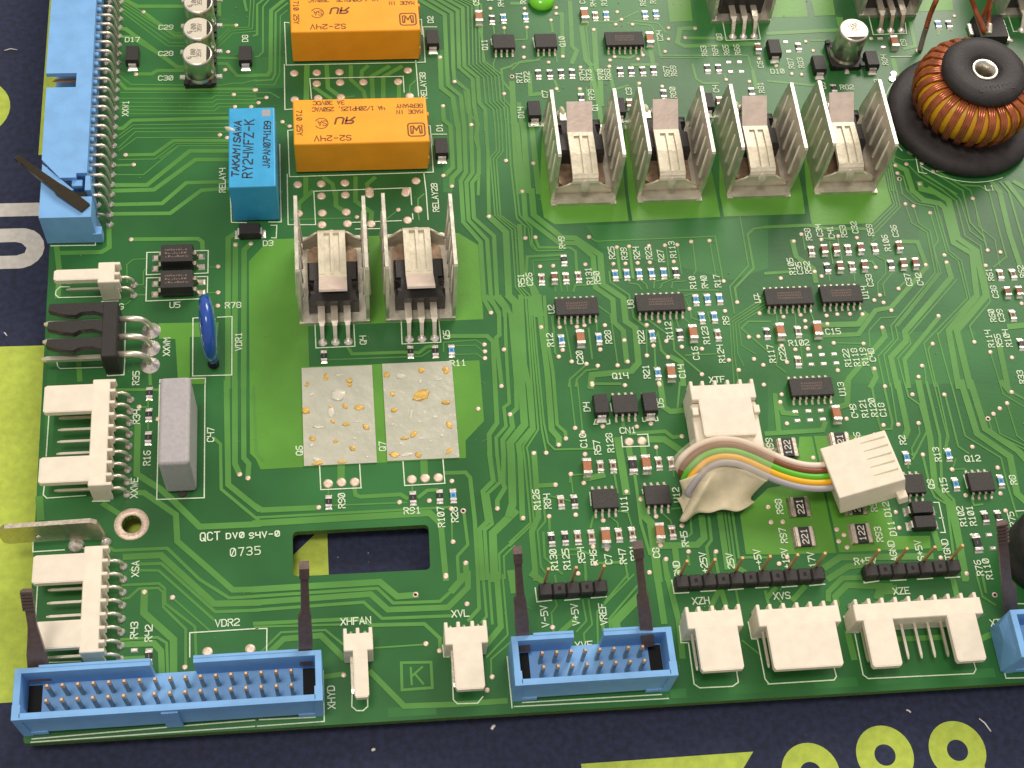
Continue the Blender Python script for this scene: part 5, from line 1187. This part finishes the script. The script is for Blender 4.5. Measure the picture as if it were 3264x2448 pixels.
arm = [(0,1.1,1.2),(.30,1.25,1.25),(.52,1.2,.95),(.56,.75,.75),(.80,.62,.62),(.96,.62,.62),(1,.62,.62)]
latch(A3(2,3,100,640,5.0), A3(2,2,45,1430,29), arm, 'left upright brown latch of the short blue header', ribs=False)
latch(A3(2,3,1175,600,5.0), A3(2,2,1085,1385,29), [(0,1.1,1.1),(.30,1.2,1.2),(.5,1.1,1.0),(.54,.7,.8),(.80,.66,.72),(1,.7,.75)], 'right upright brown latch of the short blue header, its tip near print R47', ribs=False)
latch(A3(1,3,432,760,5.0), A3(1,2,415,1560,29), [(0,1.1,1.1),(.3,1.2,1.2),(.5,1.2,1.05),(.54,.7,.85),(.8,.65,.7),(1,.65,.7)], 'upright brown latch of the long blue header, reaching up to the board slot', ribs=False)
latch(A3(0,3,350,900,5.0), A3(0,3,232,120,22), [(0,1.9,1.9),(.30,1.6,1.6),(.50,1.0,1.1),(.62,.7,.8),(.76,.7,.8),(.80,.75,.85),(1,.85,.95)], 'dark latch with ribbed tip at the left end of the long blue header', m='latch_brown', hook=False)
latch(A3(3,3,2085,320,4.0), A3(3,2,2015,1190,27), [(0,1.0,1.5),(.3,1.0,1.6),(.36,1.0,.9),(.8,.95,.75),(1,.9,.9)], 'dark brown ribbed latch at the right edge beside the cut off blue header', hook=False)
latch(A3(0,1,740,150,9.3), A3(0,0,150,1365,10.2), [(0,1.1,1.3),(.2,1.25,1.35),(.36,1.3,1.1),(.42,.95,.95),(.7,.75,.7),(.93,.55,.55),(.95,.7,.65),(1,.65,.6)], 'long dark olive latch sticking out over the mat from the long side header', m='latch_olive', thick=1.2, ribs=False, face=(0,0,1), hook=False)
# ================================================================== long side header on the left edge (lies on its side)
sh = thing('boxed_header', 'long blue boxed header lying along the upper left board edge, pins bent to the board', 'connector', (0,0,0), 0, 'blue boxed headers')
mb = MB(); Y0, Y1, ZT = 103.0, 196.0, 9.5
tp_ = [(-1.9,Y0+.2),(8.3,Y0),(8.3,Y0+2.0),(7.1,Y0+5.2),(6.95,Y0+8.2),(3.9,Y0+8.2),(3.9,Y0+5.4),(-2.0,Y0+5.9)]
mb.prism([(-1.9,102.7),(8.2,102.6),(8.2,107.6),(3.3,107.6),(3.3,109.2),(4.6,109.3),(-2.0,116.0)], 0.3, ZT-.3)
mb.prism([(6.7,109.2),(7.9,109.2),(7.6,112.8),(6.7,112.8)], 1.0, ZT-.3)
mb.prism([(-2.1,116.9),(1.7,112.2),(4.9,112.2),(4.9,113.3),(7.0,113.3),(6.65,Y1),(-2.7,Y1),(-2.6,139.4),(3.7,139.4),(3.7,135.6),(-2.3,135.6)], ZT-1.1, ZT)
mb.prism([(-2.1,116.9),(1.7,112.2),(6.9,112.2),(6.5,Y1),(-2.7,Y1)], .3, 1.4)
mb.prism([(4.6,113.6),(6.85,113.6),(6.5,Y1),(4.6,Y1)], 1.3, ZT-1.05)
mb.bbox(3.9,110.8,ZT-2.0,6.0,112.4,ZT-1.0,.1,1)
mb.bbox(7.6,102.4,.4,9.3,104.4,3.5,.1,1)
mb.obj('housing', 'blue_plastic', sh)
MB().prism([(3.35,107.65),(6.9,107.65),(6.9,109.0),(3.35,109.0)], .4, 8.9).obj('latch_pocket', 'hole_black', sh)  # black block stands in for the shade inside the latch recess
pm = MB().tube([(6.4,0,7.0),(8.9,0,7.0),(9.6,0,6.7),(9.95,0,6.0),(10.15,0,4.8),(10.2,0,.1)], .36, 6).mesh('pin', M['pin_tin'])
pm2 = MB().tube([(6.4,0,4.4),(7.2,0,4.3),(7.55,0,3.8),(7.6,0,.1)], .34, 6).mesh('pin', M['pin_grey'])
ip = MB().tube([(4.7,0,0),(-1.4,0,0),(-1.9,0,0)], [.33,.33,.15], 4, smooth=False).mesh('pin', M['gold'])
jm = MB().lathe([(.9,0),(.7,.35),(.4,.9),(0,1.1)], n=10).mesh('solder_joint', M['solder'])
bp_ = MB().bbox(0,-.55,5.4,1.1,.55,7.6,.2,1).mesh('pin_shroud', M['blue_plastic'])
for k in range(31):
    y = 107.0 + 2.54*k
    if k > 0:
        link('pin', pm, sh, (0,y-.05,0)); link('pin_shroud', bp_, sh, (6.45,y+1.27,0))
    link('pin', pm2, sh, (0,y,0)); link('solder_joint', jm, sh, (10.2,y,0)); link('solder_joint', jm, sh, (7.6,y,0))
    if 115 < y < 150: link('pin', ip, sh, (0,y,6.4)); link('pin', ip, sh, (0,y,3.6))
link('pin', MB().tube([(8.0,0,4.3),(9.6,0,3.6),(10.2,0,2.0),(10.2,0,.1)], .34, 6).mesh('pin', M['pin_grey']), sh, (0,107.0,0))

# ================================================================== black three-pin power header
bh = thing('power_header', 'black three-pin header with bare metal pins at the left board edge by the print XXWM', 'connector', (0,0,0))
mb = MB(); mb.bbox(11.0,71.5,.1,13.9,84.0,7.2,.2,1)
mb.obj('housing', 'black_plastic', bh)
for y in (82.6,78.6,74.7):
    mb = MB(); mb.prism([(.9,y+1.2),(.7,y-.2),(3.6,y-1.2),(5.8,y-1.5),(7.0,y-.8),(9.4,y-.7),(11.2,y-1.4),(11.2,y+1.3)], 5.6, 7.1); mb.obj('lock_tongue', 'black_plastic', bh)
pm = MB().tube([(11.2,0,3.9),(.3,0,3.9),(-.6,0,3.9)], [.62,.62,.3], 4, smooth=False).mesh('pin', M['pin_tin'])
tm = MB().tube([(13.6,0,4.8),(16.6,0,4.8),(17.8,0,4.5),(18.7,0,3.6),(19.2,0,2.2),(19.3,0,.2)], .62, 8).mesh('solder_tail', M['pin_tin'])
jm2 = MB().lathe([(1.9,0),(1.8,.12),(1.0,.5),(.6,1.2),(0,1.4)], n=20).mesh('solder_joint', M['solder'])
for y in (81.2,77.2,73.3):
    link('pin', pm, bh, (0,y,0)); link('solder_tail', tm, bh, (0,y,0)); link('solder_joint', jm2, bh, (19.3,y,0))

# ================================================================== black socket strips with copper test pins
def strip(n, x0, x1, label):
    root = thing('socket_strip', label, 'connector', (x0,20.2,0), 0, 'black socket strips'); p = (x1-x0)/n
    sq = MB().bbox(.04,0,.05,p-.04,2.45,2.5,.22,1).mesh('cell', M['black_plastic']); hm = MB().box(p/2-.3,.85,2.49,p/2+.3,1.6,2.512).mesh('socket_hole', M['hole_black'])
    pm = MB().tube([(p/2,2.2,.6),(p/2,2.75,1.2),(p/2,2.85,2.5),(p/2+.1,2.9,8.2)], .34, 4, smooth=False).mesh('test_pin', M['gold'])
    for k in range(n):
        link('cell', sq, root, (p*k,0,0))
        if k % 2: link('socket_hole', hm, root, (p*k,0,0))
        else: link('test_pin', pm, root, (p*k,0,0))
strip(5, 90.5, 103.2, 'short black five-cell socket strip above the prints V-5V and VREF')
strip(11, 115.9, 144.3, 'long black socket strip above the prints XZH and XVS')
strip(7, 151.9, 170.6, 'black seven-cell socket strip above the print XZE')

# ================================================================== single things on the left
vd = thing('varistor', 'glossy blue disc varistor standing on edge in the printed box VDR1', 'varistor', (31.5,73.0,0), radians(5))
mb = MB(); n = 36; prof = []
vs = []; R = 6.6
for i in range(9):
    t = -1 + 2*i/8; rr = R*math.sqrt(max(0, 1-abs(t)**3.0)); 
    for k in range(n): a = 2*pi*k/n; vs.append((t*1.75, rr*cos(a)*.98, rr*sin(a)*1.04))
mb.add(vs, [(i*n+k,i*n+(k+1)%n,(i+1)*n+(k+1)%n,(i+1)*n+k) for i in range(8) for k in range(n)], True)
mb.xf(Matrix.Translation((0,3.4,8.2)) @ Matrix.Rotation(radians(2),4,'Y')); mb.obj('disc', 'varistor_blue', vd)
MB().tube([(.1,-.6,5),(.1,-.8,3.4),(.05,-.5,2.0),(0,0,1.0)], [1.1,.95,.7,.55], 10).obj('coated_lead', 'varistor_blue', vd); MB().tube([(.1,5.6,5),(.1,6.6,3),(0,7,1)], [1.0,.8,.55], 8).obj('coated_lead', 'varistor_blue', vd)
mb = MB(); mb.lathe([(1.1,0),(1.15,.5),(.75,1.0),(.55,.95)], n=16); mb.tube([(0,7,0),(0,7,1.1)], .4, 8); mb.obj('lead_hole', 'hole_black', vd)
fc = thing('film_capacitor', 'grey block film capacitor standing in the printed box C47', 'capacitor', (23.0,45.6,0))
mb = MB(); mb.bbox(0,0,.3,5.6,17.9,12.5,.7,4); mb.obj('case', 'film_grey', fc)
mb = MB(); mb.tube([(2.8,-.1,.1),(2.8,-.3,.3)], .5, 8); mb.disc(2.9,-.2,.8,0,.35,14); mb.obj('lead', 'ink_dark', fc)
fb = thing('blade_terminal', 'flat metal blade terminal sticking out over the left board edge below the white nine-pin header', 'terminal', (0,0,0))
mb = MB(); mb.prismx([(-5.2,2.9),(-4.3,2.3),(5.5,2.3),(12.6,.9),(12.0,8.2),(11.0,9.1),(-3.8,9.1),(-5.4,7.4)], -.42, .42)
mb.xf(Matrix.Translation((0,36.6,0)) @ Matrix.Rotation(-pi/2+radians(1.2),4,'Z')); mb.obj('blade', 'tin', fb)
mb = MB(); mb.blob(0,0,0,.45,.45,.25,n=12,jit=0); mb.xf(Matrix.Translation((1.3,36.1,4.8)) @ Matrix.Rotation(radians(90),4,'X')); mb.obj('dimple', 'solder', fb)
MB().lathe([(1.6,0),(1.3,.6),(.8,1.3),(0,1.6)], 7.0, 36.0, n=16).obj('solder_joint', 'solder', fb); MB().lathe([(1.1,0),(.9,.6),(.5,1.5),(0,1.7)], 12.4, 36.2, n=16).obj('solder_joint', 'solder', fb)

# ---- two mica pads with glue blobs
def mica(poly, label, blobs):
    root = thing('insulating_pad', label, 'insulating pad', (0,0,0), 0, 'pale insulating pads')
    x0,x1 = poly[0][0], poly[1][0]; y0,y1 = poly[0][1], poly[2][1]; mb = MB(); vs = []; nx, ny = 22, 34; rnd = random.Random(5)
    for j in range(ny+1):
        for i in range(nx+1):
            vs.append((x0+(x1-x0)*i/nx, y0+(y1-y0)*j/ny, .28 + (rnd.uniform(-.03,.05) if 0<i<nx and 0<j<ny else 0)))
    mb.add(vs, [(j*(nx+1)+i,j*(nx+1)+i+1,(j+1)*(nx+1)+i+1,(j+1)*(nx+1)+i) for j in range(ny) for i in range(nx)], True)
    mb.add([(x0,y0,.1),(x1,y0,.1),(x1,y1,.1),(x0,y1,.1),(x0,y0,.28),(x1,y0,.28),(x1,y1,.28),(x0,y1,.28)],[(0,1,5,4),(1,2,6,5),(2,3,7,6),(3,0,4,7)])
    mb.obj('sheet', 'mica', root)
    for i,(c,r,x,y,rx,ry,rot,m) in enumerate(blobs):
        p = at(c,r,x,y,.3); mb = MB(); mb.blob(p.x,p.y,.24,rx*.85,ry*.85,.16+.12*min(rx,ry),rot=rot,jit=.22,seed=i); mb.obj('glue_blob', m, root)
g, w = 'glue', 'glue_clear'
B6 = [(1,2,440,10,.5,.4,0,g),(1,2,810,10,.5,.5,0,g),(1,1,605,1600,.55,1.0,0,g),(1,1,808,1630,.75,.6,0,g),(1,1,445,1650,.4,.4,0,g),(1,2,432,232,1.0,.9,.3,g),(1,2,645,195,.4,.4,0,g),(1,2,768,190,.5,.9,.4,g),(1,2,890,205,1.15,.75,0,g),(1,2,665,322,.6,.5,-.7,g),(1,2,775,348,1.1,.45,.2,g),(1,2,950,372,.9,.6,-.8,g),(1,2,488,472,.75,.75,0,g),(1,2,690,496,.7,.5,.2,g),(1,2,832,555,.7,.8,.4,g),(1,2,535,685,1.4,.5,.1,g),(1,2,740,672,1.1,.45,0,g),
      (1,2,710,95,1.7,1.6,0,w),(1,2,480,90,.8,.4,.4,w),(1,2,540,372,1.5,.35,-.1,w),(1,2,850,470,.5,.4,0,w),(1,2,885,325,1.2,.2,0,w),(1,2,480,530,.5,.4,0,w),(1,2,520,650,1.1,.5,-.3,w),(1,1,720,1580,1.0,.3,.1,w),(1,2,650,245,.9,1.4,0,w),(1,2,960,630,.4,.3,0,w)]
B7 = [(1,1,1130,1580,.8,.8,.3,g),(1,1,1430,1540,.8,.8,-.5,g),(1,1,1640,1540,.8,1.0,.3,g),(1,2,1180,85,.6,.6,0,g),(1,2,1430,100,2.1,1.4,.45,g),(1,2,1640,160,1.2,.6,0,g),(1,2,1195,225,.8,.65,0,g),(1,2,1668,352,.6,1.1,.3,g),(1,2,1365,435,1.1,.6,.8,g),(1,2,1285,468,1.0,.5,.1,g),(1,2,1668,578,1.1,.5,.8,g),(1,2,1195,612,1.1,.7,-.2,g),(1,2,1400,612,.8,.75,-.2,g),
      (1,2,1545,285,.7,.4,0,w),(1,2,1415,325,.6,.35,0,w),(1,2,1605,445,.4,.5,0,w),(1,2,1250,515,.5,.4,.5,w),(1,2,1300,610,1.4,.5,.1,w),(1,2,1430,470,.9,.25,0,w),(1,2,1180,350,.5,.3,.5,w),(1,2,1510,495,.5,.25,0,w),(1,2,1340,260,.3,1.3,-.2,w),(1,1,1420,1640,.4,.6,0,w),(1,1,1250,1590,1.3,.8,0,w),(1,1,1580,1620,.9,.3,.2,w)]
mica([(48.55,49.8),(62.35,49.8),(62.35,71.2)], 'pale insulating sheet with yellow glue blobs above the print R90, left one', B6)
mica([(64.35,50.0),(78.15,50.0),(78.15,71.4)], 'pale insulating sheet with yellow glue blobs above the print R91, right one', B7)

# ================================================================== toroid coil
tc = thing('toroid_coil', 'big copper-wound toroid coil between black rubber discs in the upper right', 'coil', (197.2,128.9,0))
mb = MB(); mb.lathe([(2.3,.3),(16.0,.2),(16.7,.9),(16.8,2.0),(16.3,3.0),(15.2,3.6),(13.5,3.8),(2.3,3.8)], n=72); mb.obj('rubber_base', 'rubber', tc)
CZ0, CZ1, RI, RO = 3.9, 14.6, 5.4, 12.0
mb = MB(); mb.lathe([(RI,4.4),(9.8,4.3),(11.2,5.4),(12.3,7.5),(12.75,9.8),(12.3,12.0),(11.2,13.4),(9.3,14.1),(RI,14.1)], n=72, closed=True); mb.obj('core', 'core_yellow', tc)
def turn(k):
    ai, ao = k*4.2, k*2.05     # inner angles evenly spaced, outer ones bunched in threes
    q = [(RI,3.9,ai),(10.1,3.95,ao*1.2),(11.6,5.0,ao),(12.75,7.3,ao),(13.2,9.8,ao),(12.75,12.2,ao),(11.6,13.8,ao*1.1),(9.6,14.6,ao*1.5),(7.8,14.75,ai),(RI,14.7,ai),(RI-.4,13.5,ai),(RI-.4,5,ai)]
    P = [(r*cos(radians(a)), r*sin(radians(a)), z) for r,z,a in q]; P.append(P[0])
    return MB().tube(P, .37, 6, caps=False).mesh('wire_turn', M['copper_wire'])
tms = [turn(k) for k in (-1,0,1)]
for g in range(28):
    for k in range(3): link('wire_turn', tms[k], tc, (0,0,0), radians(g*360/28 + .35*sin(g*7.1)))
mb = MB(); mb.lathe([(3.0,14.9),(3.0,16.9),(4.0,17.5),(6.8,17.9),(8.7,17.4),(9.3,16.4),(9.1,15.5),(8.0,15.0)], n=64, caps=False); mb.obj('rubber_cap', 'rubber', tc)
mb = MB(); text(mb, '010102', .8, -5.6, 17.86, 8, 1.5, .16); mb.obj('moulded_text', 'black_plastic', tc)
mb = MB(); mb.lathe([(1.9,3),(2.0,15.8),(2.8,16.3),(2.95,16.9),(2.7,17.15),(2.1,16.9),(1.8,15.8),(1.6,15.0),(1.5,3)], n=28, caps=False); mb.obj('eyelet', 'alu', tc)
mb = MB(); mb.disc(0,0,1.7,8.9,9.1,20); mb.obj('eyelet_floor', 'mask_pour', tc)
def lead(P, label_, r=.55, m='copper_wire'):
    MB().tube(catmull(P,5), r, 8).obj('lead_wire', m, tc)
O_ = Vector((197.2,128.9,0))
def rel(c,r,x,y,z): return tuple(at(c,r,x,y,z) - O_)
lead([rel(3,0,1310,440,.2), rel(3,0,1345,310,3.5), rel(3,0,1370,235,6.0)], '', .6, 'ink_grey')
lead([rel(3,0,1368,240,5.9), rel(3,0,1400,130,8.5), rel(3,0,1450,10,12), rel(3,0,1480,-60,13)], '', .6)
lead([rel(3,0,1880,270,10), rel(3,0,1800,100,14), rel(3,0,1745,-40,18)], '')
lead([rel(3,0,1870,290,10), rel(3,0,1850,240,12), rel(3,0,1780,60,15), rel(3,0,1740,-60,18)], '')
lead([rel(3,0,1835,180,9), rel(3,0,1880,90,12), rel(3,0,1935,-40,16)], '')
lead([rel(3,0,1915,290,8), rel(3,0,1905,180,9), rel(3,0,1915,60,12), rel(3,0,1945,-50,14)], '')
lead([rel(3,0,1912,295,8.2), rel(3,0,1915,210,8.8)], '', .62, 'pin_tin')
# black power package behind the coil
pk = thing('power_package', 'large flat black chip behind the coil at the top right', 'chip', (210.6,154.2,0))
mb = MB(); mb.hexa([(-3.8,-3.5,.2),(3.4,-3.5,.2),(3.4,3.6,.2),(-3.8,3.6,.2)],[(-3.6,-3.3,2.6),(3.2,-3.3,2.6),(3.2,3.4,2.6),(-3.6,3.4,2.6)]); mb.obj('body', 'black_plastic', pk)
MB().bbox(3.4,-3.2,.1,4.3,3.2,1.1,.1,1).obj('terminal', 'solder', pk); MB().bbox(-4.9,-1,.1,-3.9,2.4,.9,.1,1).obj('terminal', 'solder', pk)
# black drum at the right edge
dr = thing('drum_coil', 'black round-sided coil at the right edge behind the dark ribbed latch', 'coil', (187.6,22.6,0))
mb = MB(); mb.lathe([(7.2,.2),(7.9,1.2),(8.0,4),(7.4,5.2),(7.6,6.4),(7.9,8.2),(7.2,10.2),(5.2,11.2),(0,11.4)], n=40); mb.obj('body', 'rubber', dr)
# green glass bead at the very top
p = at(2,0,258,-12,1.2); mb = MB(); mb.lathe([(2.9,0),(3.0,.8),(2.4,1.7),(1.2,2.2),(0,2.3)], n=28)
mat('bead_green', (0.16,0.62,0.02), 0.25, coat=.5)
o = mb.obj('indicator_lamp', 'bead_green'); o.location = (p.x,p.y,0); tag(o, 'bright lime green round lamp at the top edge above the chip Q10', 'lamp')
